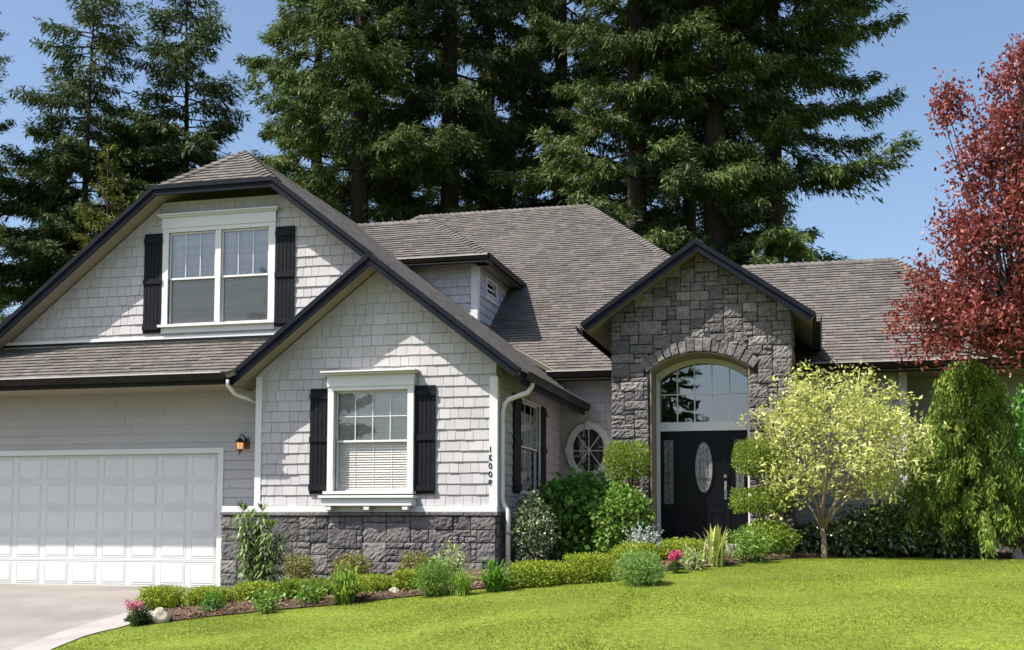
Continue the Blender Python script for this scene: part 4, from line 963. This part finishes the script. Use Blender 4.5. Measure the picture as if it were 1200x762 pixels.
# --- generic broadleaf crown: clusters of leaves around points
def clusters(P, n_per, spread, L, W, up=.3, r=None, droop=0.0):
    r = r or rng; n = len(P) * n_per
    C = np.repeat(P, n_per, 0) + r.normal(0, 1, (n, 3)) * spread
    A = rdir(n, r) + [0, 0, -droop]; Nn = rdir(n, r) + [0, 0, up * 2]
    return leaves(C, A, unit(Nn), r.uniform(.65, 1.25, n) * L, r.uniform(.7, 1.2, n) * W)
def branch_tree(mb, base, r0, tips, r, fork_z, forks=5, tip_r=.006):
    """tapered trunk to fork_z, main limbs by clustering tips on azimuth, each tip joined by a curved branch"""
    base = Vector(base); top = base + Vector((r.normal(0, .03), r.normal(0, .03), fork_z))
    mb.tube([base - Vector((0, 0, .1)), base + (top - base) * .08, base + (top - base) * .5 + Vector((.015, .0, 0)), top], [r0 * 1.5, r0 * 1.15, r0 * .95, r0 * .85], 10)
    groups = {}
    for t in tips:
        a = int(((math.atan2(t[1] - top.y, t[0] - top.x) + math.pi) / (2 * math.pi)) * forks) % forks; groups.setdefault(a, []).append(Vector(t))
    for a, ts in groups.items():
        c = sum(ts, Vector()) / len(ts); mid = top.lerp(c, .55) + Vector((0, 0, -.06 * (c - top).length)); e = c
        m1 = top.lerp(mid, .5) + Vector((r.normal(0, .03), r.normal(0, .03), 0.02))
        mb.tube([top - Vector((0, 0, .03)), m1, mid, e], [r0 * .6, r0 * .48, r0 * .36, r0 * .15], 7)
        for t in ts:
            s0 = mid if r.random() < .5 else m1.lerp(mid, .6); q = s0.lerp(t, .5) + Vector((r.normal(0, .06), r.normal(0, .06), r.normal(-.05, .05)))
            mb.tube([s0, q, t], [r0 * .22, r0 * .14, tip_r], 5, cap=False)
# variegated small tree
def at(pxx, Y): p = onY(pxx, 640, Y); return Vector((p.x, Y, float(gz(p.x, Y))))
vb = at(966, 19.9)
r = np.random.default_rng(31)
s_v = mpp(vb.y); vcx = (984 - 966) * s_v; vz0, vz1 = (648 - 580) * s_v, (648 - 448) * s_v
tips = []
while len(tips) < 225:
    p = r.uniform(-1, 1, 3)
    q_ = (abs(p) ** 2.6).sum()
    if q_ > 1 or q_ < .08: continue
    if p[2] < -.62 : continue
    ztop = 1 - .10 * abs(p[0])
    tips.append(np.array([vcx + p[0] * 83 * s_v * (1 + .10 * math.sin(len(tips) * 1.7)), p[1] * 88 * s_v, vz0 + (vz1 - vz0) * (p[2] * .62 * ztop + .42)]))
tips = np.array(tips)
vt = tree_thing('variegated_tree', vb, 'small multi branched tree with cream and yellow leaves beside the stone entry')
mb = MB(); branch_tree(mb, (0, 0, 0), .047, tips[::4], r, .50, 6); mb.obj('trunk', M_BARK2, vt, smooth=True)
tw = tips[r.integers(0, len(tips), 40)] + np.stack([r.normal(0, .1, 40), r.normal(0, .1, 40), r.uniform(.15, .42, 40)], 1); tw = tw[tw[:, 2] < vz1 + .35]
parts = [clusters(tips, 24, .11, .080, .038, r=r), clusters(tips + r.normal(0, .16, tips.shape), 22, .07, .065, .032, r=r), clusters(tips * [1.05, 1, 1] + r.normal(0, .2, tips.shape), 8, .05, .10, .05, r=r), clusters(tw, 16, .05, .07, .035, r=r)]
V, F = cat(parts); np_mesh('crown', V, F, M_VARI, vt)
# red plum at the right edge
pb_ = at(1245, 19.6); r = np.random.default_rng(41); s_p = mpp(pb_.y)
pt = tree_thing('plum_tree', pb_, 'purple leaved plum tree with a dense dark red crown at the right edge')
tips = []
lobes = [(1230, 335, 112, 92, 1.6), (1175, 402, 98, 42, 1.3), (1250, 195, 78, 105, 1.5), (1133, 362, 50, 42, .8), (1285, 250, 100, 150, 1.6), (1148, 152, 22, 30, .45), (1180, 222, 40, 36, .8), (1255, 108, 46, 48, .9), (1156, 292, 38, 30, .7), (1212, 140, 34, 46, .8)]
for (cx, cy, rx_, ry_, dp) in lobes:
    k = int(rx_ * ry_ / 70)
    p = rdir(k, r) * (r.random(k)[:, None] ** .45)
    tips.append(np.stack([(cx - 1245 + p[:, 0] * rx_) * s_p, p[:, 1] * dp, (650 - cy - p[:, 2] * ry_) * s_p], 1))
tips = np.concatenate(tips)
mb = MB(); branch_tree(mb, (0, 0, 0), .12, tips[::4], r, 1.9, 7); mb.obj('trunk', M_BARK3, pt, smooth=True)
V, F = cat([clusters(tips, 66, .13, .088, .045, r=r, droop=.3), clusters(tips + r.normal(0, .10, tips.shape), 24, .07, .09, .045, r=r, droop=.3)]); np_mesh('crown', V, F, M_PLUM, pt)
# weeping cedar
wb = at(1138, 21.0); r = np.random.default_rng(51); s_w = mpp(wb.y)
wt = tree_thing('weeping_cedar', wb, 'weeping cedar with hanging green curtains of foliage below the red plum')
mb = MB(); Hc = 215 * s_w; mb.tube([(0, 0, -.1), (.05, 0, Hc * .4), (-.03, .05, Hc * .75), (.08, 0, Hc)], [.085, .07, .045, .02], 8)
Cs, As, Ns, Ls, Ws = [], [], [], [], []
for i in range(80):
    t = .16 + .84 * (i + r.random()) / 80; az = i * 2.399; L = (1.22 - t) * 62 * s_w * 1.58 * r.uniform(.7, 1.15); z = Hc * t
    k = 10; s = np.linspace(0, 1, k); P = np.stack([math.cos(az) * L * s, math.sin(az) * L * s, z + L * (.55 * s - .70 * s ** 2)], 1)
    mb.tube([tuple(p) for p in P], [.02 * (1 - .8 * q) for q in s], 5, cap=False)
    for q in r.uniform(.12, 1, int(22 + L * 40)):
        j = q * (k - 1); p0 = P[int(j)] + (P[min(k - 1, int(j) + 1)] - P[int(j)]) * (j - int(j)) + np.array([r.normal(0, .05), r.normal(0, .05), .02])
        ln = r.uniform(.14, .48) * min(1, .5 + L); ln = min(ln, p0[2] - .05); m_ = max(4, int(ln / .035)); u = (np.arange(m_) + r.random(m_)) / m_
        out = np.array([math.cos(az), math.sin(az), 0]) * .10
        c = p0 + np.stack([r.normal(0, .018, m_) + out[0] * u, r.normal(0, .018, m_) + out[1] * u, -ln * u], 1)
        a = np.stack([r.normal(0, .5, m_), r.normal(0, .5, m_), -np.ones(m_)], 1)
        Cs.append(c); As.append(a); Ns.append(rdir(m_, r) * [1, 1, .3]); Ls.append(r.uniform(.07, .14, m_)); Ws.append(r.uniform(.018, .034, m_))
mb.obj('trunk', M_BARK3, wt, smooth=True)
V, F = leaves(np.concatenate(Cs), np.concatenate(As), unit(np.concatenate(Ns)), np.concatenate(Ls), np.concatenate(Ws)); np_mesh('crown', V, F, M_WEEP, wt)

# ------------------------------------------------------------------ shrubs and perennials
def stems(mb, pts, r0=.012, base=(0, 0, -.03), n=7, rr=None):
    rr = rr or rng
    for p in pts[:n]:
        b_ = Vector(base) + Vector((rr.normal(0, .03), rr.normal(0, .03), 0)); p = Vector(p); mb.tube([b_, b_.lerp(p, .5) + Vector((rr.normal(0, .03), rr.normal(0, .03), .02)), p], [r0, r0 * .7, r0 * .3], 5, cap=False)
def shrub(name, px0, px1, pyt, pyb, m, label, cat_='shrub', leaf=(.035, .02), n=2600, ry=None, box=0.0, group=None, lump=.12, seed=1, base=None, shell=.35, twig=M_TWIG, dz=0.0, droop=0.0, up=.3, stem_n=9):
    """a mound of leaves filling the pixel box at the depth of its foot"""
    c = base or G((px0 + px1) / 2, pyb); s = mpp(c.y); rx = (px1 - px0) / 2 * s; hz = (pyb - pyt) * s; r = np.random.default_rng(seed)
    ry = ry or rx
    t = tag(empty(name, c), label, cat_, group)
    d = rdir(n, r); rad = r.random(n) ** shell
    if box:   # squarer outline
        mx_ = np.max(np.abs(d), axis=1, keepdims=True); d = d * (1 - box) + d / mx_ * box
    ph_ = r.uniform(0, 6, 6); wob = 1 + lump * (np.sin(d[:, 0] * 5 + ph_[0]) * np.sin(d[:, 1] * 5 + ph_[1]) + np.sin(d[:, 2] * 6 + ph_[2]) * .7)
    P = d * (rad * wob)[:, None] * [rx, ry, hz / 2]; P[:, 2] += hz / 2 + dz
    P = P + r.normal(0, leaf[0] * .5, P.shape); P[:, 2] = np.maximum(P[:, 2], .01)
    A = d * .7 + rdir(n, r) + [0, 0, -droop]; Nn = d * .8 + rdir(n, r) * .9 + [0, 0, up]
    V, F = leaves(P, A, unit(Nn), r.uniform(.7, 1.3, n) * leaf[0], r.uniform(.7, 1.3, n) * leaf[1])
    np_mesh('foliage', V, F, m, t)
    mb = MB(); stems(mb, [tuple(P[i]) for i in r.integers(0, n, stem_n)], .010, n=stem_n, rr=r); mb.obj('stem', twig, t)
    return t
def strap_clump(name, px0, px1, pyt, pyb, m, label, n=120, wid=.022, arch=1.0, upright=0.0, hs=1.0, group=None, seed=1, cat_='plant'):
    c = G((px0 + px1) / 2, pyb); s = mpp(c.y); rx = (px1 - px0) / 2 * s; hz = (pyb - pyt) * s; r = np.random.default_rng(seed)
    V = []; F = []; k = 5
    for i in range(n):
        a = r.uniform(0, 2 * math.pi); out = rx * r.uniform(.25, 1.7) * (1 - upright); h = hz * hs * r.uniform(.75, 1.35) * (1 - .35 * (out / max(rx, 1e-6)) * (1 - upright)); b0 = r.normal(0, rx * (.16 + .22 * upright), 2); wv_ = wid * r.uniform(.7, 1.2)
        dx, dy = math.cos(a), math.sin(a); base = len(V)
        for j in range(k + 1):
            u = j / k; rad = out * u ** 1.3; z = h * (1.55 * u - .55 * u ** 2 - arch * .38 * u ** 4); wj = wv_ / 2 * (1 - u ** 2.2) + .0008
            x_, y_ = b0[0] + dx * rad, b0[1] + dy * rad
            V.append((x_ - dy * wj, y_ + dx * wj, max(.005, z))); V.append((x_ + dy * wj, y_ - dx * wj, max(.005, z)))
        for j in range(k): F.append((base + 2 * j, base + 2 * j + 1, base + 2 * j + 3, base + 2 * j + 2))
    me = np_mesh(name, np.array(V), np.array(F), m); me.location = c; tag(me, label, cat_, group); return me

# golden boxwoods along the front of the bed
box_g = 'clipped boxwood mounds along the bed'
bw = [(161, 218, 686, 714, M_BOX, 'golden clipped boxwood at the driveway corner of the bed, behind the pale rock'),
      (216, 272, 686, 713, M_BOX, 'golden clipped boxwood second from the driveway, touching the corner mound'),
      (274, 332, 680, 707, M_BOX, 'yellow tipped clipped boxwood in front of the tall lily stems'),
      (330, 356, 678, 705, M_BOXD, 'narrow green boxwood between the lily stems and the daylily clump'),
      (353, 388, 677, 703, M_BOXD, 'green boxwood just left of the pale daylily clump'),
      (416, 462, 673, 698, M_BOX, 'low boxwood just right of the pale daylily clump'),
      (464, 492, 668, 695, M_BOX, 'small round golden boxwood left of the feathery green bush'),
      (597, 662, 657, 687, M_BOX, 'golden boxwood beside the white downspout'),
      (660, 722, 650, 682, M_BOX, 'golden boxwood in front of the big green shrub')]
for i, (a, c, t_, bt, m_, lb) in enumerate(bw): shrub('boxwood', a + 1, c - 1, t_ + 1, bt, m_, lb, 'boxwood', (.026, .017), 11000, box=.7, group=box_g, seed=60 + i, lump=.08, ry=.27)
shrub('boxwood', 720, 775, 641, 668, M_BOX, 'golden boxwood behind the silvery bush by the door', 'boxwood', (.026, .017), 10000, box=.5, group=box_g, seed=75, ry=.3, base=G(748, 664))
shrub('boxwood', 772, 826, 637, 663, M_BOX, 'golden boxwood directly in front of the door, beside the striped iris', 'boxwood', (.026, .017), 10000, box=.5, group=box_g, seed=76, ry=.3, base=G(800, 660))
# back row in front of the stone base
shrub('bronze_shrub', 330, 374, 640, 682, M_BRONZE, 'small bronze tinged shrub right of the lily stems', leaf=(.04, .022), n=1800, seed=80, base=G(350, 688))
shrub('bronze_shrub', 388, 438, 634, 676, M_BRONZE, 'bronze green shrub against the stone base under the window', leaf=(.05, .024), n=1800, seed=81, base=G(412, 688))
shrub('bronze_shrub', 466, 508, 634, 672, M_BRONZE, 'rounded golden bronze shrub against the stone base, right of the window shadow', leaf=(.04, .022), n=1900, seed=82, base=G(486, 684))
# feathery bush, tall pale plant, grasses
shrub('feathery_bush', 486, 530, 657, 699, M_SHRUBL, 'bright green feathery bush in the middle of the bed', leaf=(.06, .009), n=4200, seed=83, up=.1)
shrub('cream_perennial', 505, 550, 630, 684, M_CREAM, 'pale cream and green perennial against the stone base', 'plant', (.05, .026), 1100, seed=84, base=G(528, 690), shell=.6)
strap_clump('grass_clump', 522, 560, 664, 698, M_STRAP, 'upright light green grass clump between feathery bush and iris', 150, .012, .8, .25, seed=85)
strap_clump('daylily', 378, 430, 656, 708, M_STRAP, 'pale arching daylily clump below the gable window', 230, .026, 1.1, 0, hs=1.15, seed=86)
strap_clump('daylily', 552, 610, 645, 693, M_STRAPD, 'dark green arching daylily clump at the foot of the downspout', 190, .026, 1.1, 0, seed=87)
strap_clump('grass_clump', 624, 652, 664, 688, M_STRAP, 'small pale grass tuft in front of the boxwood by the downspout', 90, .012, .8, 0, seed=88)
strap_clump('striped_iris', 818, 860, 612, 664, M_IRIS, 'upright yellow striped iris in front of the door', 75, .045, .12, .35, hs=.78, seed=89)
shrub('hosta', 292, 332, 691, 712, M_SHRUBL, 'low broad leaved hosta in front of the yellow tipped boxwood', 'plant', (.075, .045), 260, seed=90, shell=.5)
shrub('hosta', 345, 382, 685, 710, M_SHRUBL, 'low broad leaved perennial just left of the pale daylily clump', 'plant', (.07, .03), 380, seed=91, shell=.5)
shrub('leafy_perennial', 236, 262, 693, 720, M_SHRUB, 'small leafy green perennial in front of the second boxwood', 'plant', (.06, .022), 420, seed=92, shell=.5)
shrub('leafy_perennial', 298, 326, 698, 719, M_SHRUBL, 'bright green leafy tuft on the lawn edge below the lilies', 'plant', (.06, .026), 330, seed=93, shell=.5)
# silver plants near the door
shrub('sage_bush', 724, 776, 650, 685, M_SAGE, 'soft sage green feathery bush below the door frame', leaf=(.07, .010), n=4200, seed=94, up=.1)
t = shrub('silver_plant', 730, 780, 618, 668, M_SILV, 'silvery grey dusty plant with upright flower heads beside the door frame', 'plant', (.045, .02), 900, seed=95, base=G(754, 662), shell=.7, twig=M_SILV, stem_n=26)
shrub('leafy_perennial', 798, 826, 644, 668, M_CREAM, 'small variegated perennial left of the striped iris', 'plant', (.07, .02), 330, seed=96, shell=.5)
def flower(name, px0, px1, pyt, pyb, mf, ml, label, seed, nf=26):
    c = G((px0 + px1) / 2, pyb); s = mpp(c.y); rx = (px1 - px0) / 2 * s; hz = (pyb - pyt) * s; r = np.random.default_rng(seed)
    t = tag(empty(name, c), label, 'flower'); n = 900
    d = rdir(n, r); P = d * (r.random(n) ** .5)[:, None] * [rx * .8, rx * .8, hz * .25]; P[:, 2] = np.abs(P[:, 2]) + hz * .22
    V, F = leaves(P, d + rdir(n, r) * .7, unit(rdir(n, r) + [0, 0, .4]), r.uniform(.02, .05, n), r.uniform(.008, .014, n)); np_mesh('foliage', V, F, ml, t)
    mb = MB(); C = []
    for i in range(nf):
        x_, y_ = r.normal(0, rx * .45), r.normal(0, rx * .45); z_ = hz * r.uniform(.65, 1.0); mb.tube([(x_ * .4, y_ * .4, 0), (x_ * .8, y_ * .8, z_ * .6), (x_, y_, z_)], [.005, .004, .003], 5, cap=False); C.append((x_, y_, z_))
    mb.obj('stem', M_STRAP, t)
    C = np.array(C); V, F = clusters(C, 22, .018, .032, .022, r=r); np_mesh('blossom', V, F, mf, t)
flower('pink_flowers', 143, 172, 703, 734, M_PINK, M_DKGRN, 'pink flowering cushion at the driveway corner of the bed', 97)
flower('magenta_flowers', 780, 803, 648, 672, M_MAGENTA, M_DKGRN, 'magenta flower cluster between sage bush and striped iris', 98, 30)
shrub('cushion_plant', 152, 176, 709, 732, M_DKGRN, 'dark green cushion plant beside the pale rock', 'plant', (.035, .012), 1500, seed=99)
# tall lily stems
lb_ = G(305, 690); s = mpp(lb_.y)
for i, (sx_, sy_, lean_) in enumerate([(281, 588, 0), (306, 590, 0.02), (292, 600, -.02), (318, 612, .10), (330, 628, .16), (300, 622, 0)]):
    b0 = onY(300 + (sx_ - 300) * .55, 688, 17.3 + .12 * (i % 3)); b0.z = float(gz(b0.x, b0.y)) + .05; h = (688 - sy_) * mpp(b0.y) * 1.10; r = np.random.default_rng(110 + i)
    lbl = ['tall lily stem with whorled leaves, leftmost of the cluster by the garage', 'tallest right hand lily stem with whorled leaves before the band board', 'slightly shorter lily stem between the two tallest', 'leaning lily stem right of the two tallest', 'lowest lily stem leaning furthest right over the bronze shrub', 'short lily stem in the middle of the cluster'][i]
    t = tag(empty('lily', b0), lbl, 'plant', 'lily stems by the garage')
    mb = MB(); topx = (sx_ - (300 + (sx_ - 300) * .55)) * mpp(b0.y); mb.tube([(0, 0, -.02), (topx * .35, 0, h * .5), (topx, 0, h * .97)], [.010, .008, .004], 6, cap=False); mb.obj('stem', M_STRAP, t)
    n = 210; u = r.uniform(.10, 1, n) ** .8; C = np.stack([topx * u ** 1.5, np.zeros(n), h * .97 * u], 1); a = np.arange(n) * 2.399
    el = .05 + .75 * (u > .93) + r.normal(0, .12, n); A = np.stack([np.cos(a) * np.cos(el), np.sin(a) * np.cos(el), np.sin(el)], 1); Nn = np.stack([-np.cos(a) * np.sin(el), -np.sin(a) * np.sin(el), np.cos(el)], 1)
    L = r.uniform(.17, .26, n) * (1.1 - .40 * (u > .93)); V1, F1 = leaves(C, A, Nn, L * .6, .034, .9)
    C2 = C + A * (L * .54)[:, None]; A2 = A + np.stack([np.zeros(n), np.zeros(n), -np.full(n, 1.0) + .8 * (u > .93)], 1); V2, F2 = leaves(C2, A2, unit(Nn + A * .4), L * .5, .034, .2)
    V, F = cat([(V1, F1), (V2, F2)]); np_mesh('foliage', V, F, M_LILY, t)
# big shrubs beside the bay
bs = onY(690, 652, 21.6); bs = Vector((bs.x, 21.6, float(gz(bs.x, 21.6))))
def at(pxx, Y): p = onY(pxx, 640, Y); return Vector((p.x, Y, float(gz(p.x, Y))))
shrub('leafy_shrub', 622, 742, 548, 655, M_SHRUB, 'large lush green shrub in the shade below the oval window', leaf=(.12, .075), n=5200, seed=120, base=at(683, 20.5), ry=.62, droop=.4, shell=.3)
shrub('leafy_shrub', 697, 762, 560, 650, M_SHRUBL, 'bright leafy shrub left of the door frame, under the clipped ball', leaf=(.085, .055), n=3600, seed=121, base=at(730, 19.7), ry=.40, droop=.4, shell=.35)
shrub('euonymus', 597, 652, 574, 658, M_WHITEV, 'dark shrub flecked with white edged leaves beside the downspout', leaf=(.06, .034), n=3000, seed=122, base=at(624, 19.35), ry=.36, shell=.45)
# topiaries
def topiary(name, basept, tiers, m, label, seed, trunk_px):
    c = Vector(basept); s = mpp(c.y); r = np.random.default_rng(seed); t = tag(empty(name, c), label, 'topiary', 'clipped topiaries flanking the door')
    mb = MB(); hmax = max(q[0][1] for q in tiers); 
    yb = 600 + 0
    for (cxp, zc, rx_, rz_) in [x for (x,) in tiers]:
        n = int(8000 * (rx_ * rz_) ** .5 / .45); d = rdir(n, r); mxx = np.max(np.abs(d), axis=1, keepdims=True); d = d * .4 + d / mxx * .6
        ph_ = r.uniform(0, 6, 3); wob = 1 + .07 * (np.sin(d[:, 0] * 6 + ph_[0]) + np.sin(d[:, 1] * 5 + ph_[1]) * np.sin(d[:, 2] * 5 + ph_[2]))
        P = d * (r.random(n) ** .4 * wob)[:, None] * [rx_ * .92, rx_ * .85, rz_ * .84] + [cxp, 0, zc]
        V, F = leaves(P, d + rdir(n, r), unit(d * .8 + rdir(n, r) + [0, 0, .3]), r.uniform(.024, .042, n), r.uniform(.015, .024, n)); np_mesh('foliage', V, F, m, t)
        for q in range(7):
            a = q * .9; mb.tube([(0 + r.normal(0, .02), r.normal(0, .02), max(.1, zc - rz_ - .25)), (cxp * .6 + math.cos(a) * rx_ * .35, math.sin(a) * rx_ * .35, zc - rz_ * .9), (cxp + math.cos(a) * rx_ * .6, math.sin(a) * rx_ * .6, zc)], [.014, .011, .006], 5, cap=False)
    for q in range(3): mb.tube([(r.normal(0, .04), r.normal(0, .04), -.05), (r.normal(0, .05), r.normal(0, .05), hmax * .5), (r.normal(0, .04), r.normal(0, .04), hmax)], [.024, .019, .012], 6, cap=False)
    mb.obj('trunk', M_TWIG, t)
    return t
def tier(c, cx, cyt, cyb, wpx, bx_px):
    s = mpp(c.y); d = onY(cx, (cyt + cyb) / 2, c.y); return ((d.x - c.x, d.z - c.z, wpx / 2 * s, (cyb - cyt) / 2 * s),)
c = at(742, 20.15); topiary('topiary', c, [tier(c, 734, 514, 566, 60, 0)], M_BOXD, 'clipped flat topped topiary ball on bare stems left of the door', 130, 742)
c = at(900, 20.0); topiary('topiary', c, [tier(c, 890, 512, 560, 66, 0), tier(c, 892, 569, 604, 70, 0)], M_BOXD, 'tiered cloud pruned topiary right of the door', 131, 900)
shrub('leafy_shrub', 862, 930, 612, 655, M_BOXD, 'light green rounded shrub at the foot of the tiered topiary', leaf=(.05, .028), n=4200, seed=123, base=G(898, 655), ry=.45)
shrub('leafy_perennial', 850, 905, 622, 660, M_SHRUBL, 'bright green leafy perennial right of the striped iris', 'plant', (.07, .022), 1300, seed=124, base=G(878, 659), shell=.45)
# laurels on the right
for i, (a, c_, t_, bt, lb) in enumerate([(930, 1010, 618, 652, 'low glossy laurel around the variegated tree trunk'), (985, 1085, 600, 652, 'tallest glossy dark laurel under the variegated crown'), (1060, 1150, 608, 651, 'glossy laurel beside the weeping cedar skirt')]):
    shrub('laurel', a, c_, t_, bt, M_LAUREL, lb, leaf=(.11, .05), n=5200, seed=140 + i, base=at((a + c_) / 2, 21.3), ry=.7, group='laurels on the right', droop=.3, shell=.4)
shrub('russet_shrub', 1165, 1235, 575, 648, M_RUST, 'russet orange shrub cut off by the right picture edge', leaf=(.07, .04), n=1800, seed=150, base=at(1205, 22.2), ry=.5)
shrub('green_screen', 1150, 1250, 455, 640, M_SHRUB, 'tall green shrub behind the weeping cedar at the right edge', leaf=(.12, .06), n=3800, seed=151, base=at(1215, 23.0), ry=.8)
# rocks
def rock(px0, px1, pyt, pyb, label, seed):
    c = G((px0 + px1) / 2, pyb); s = mpp(c.y); rx = (px1 - px0) / 2 * s; hz = (pyb - pyt) * s; r = random.Random(seed)
    bm = bmesh.new(); bmesh.ops.create_icosphere(bm, subdivisions=3, radius=1)
    pl = [(Vector((r.uniform(-1, 1), r.uniform(-1, 1), r.uniform(-.3, 1))).normalized(), r.uniform(.62, .9)) for _ in range(14)]
    for v in bm.verts:
        for n_, d_ in pl:
            e = v.co.dot(n_) - d_
            if e > 0: v.co -= n_ * e
        v.co += Vector((r.uniform(-.02, .02), r.uniform(-.02, .02), r.uniform(-.02, .02)))
        v.co = Vector((v.co.x * rx, v.co.y * rx * .7, (v.co.z * .62 + .42) * hz))
    me = bpy.data.meshes.new('rock'); bm.to_mesh(me); bm.free(); me.materials.append(M_ROCK); o = link('rock', me); o.location = c; tag(o, label, 'rock'); return o
rock(173, 203, 709, 730, 'pale weathered rock at the driveway corner of the bed', 1)
rock(454, 472, 688, 699, 'small flat rock between two boxwoods in the middle of the bed', 2)
rock(1186, 1200, 638, 649, 'small rock on the lawn edge at the right picture edge', 3)
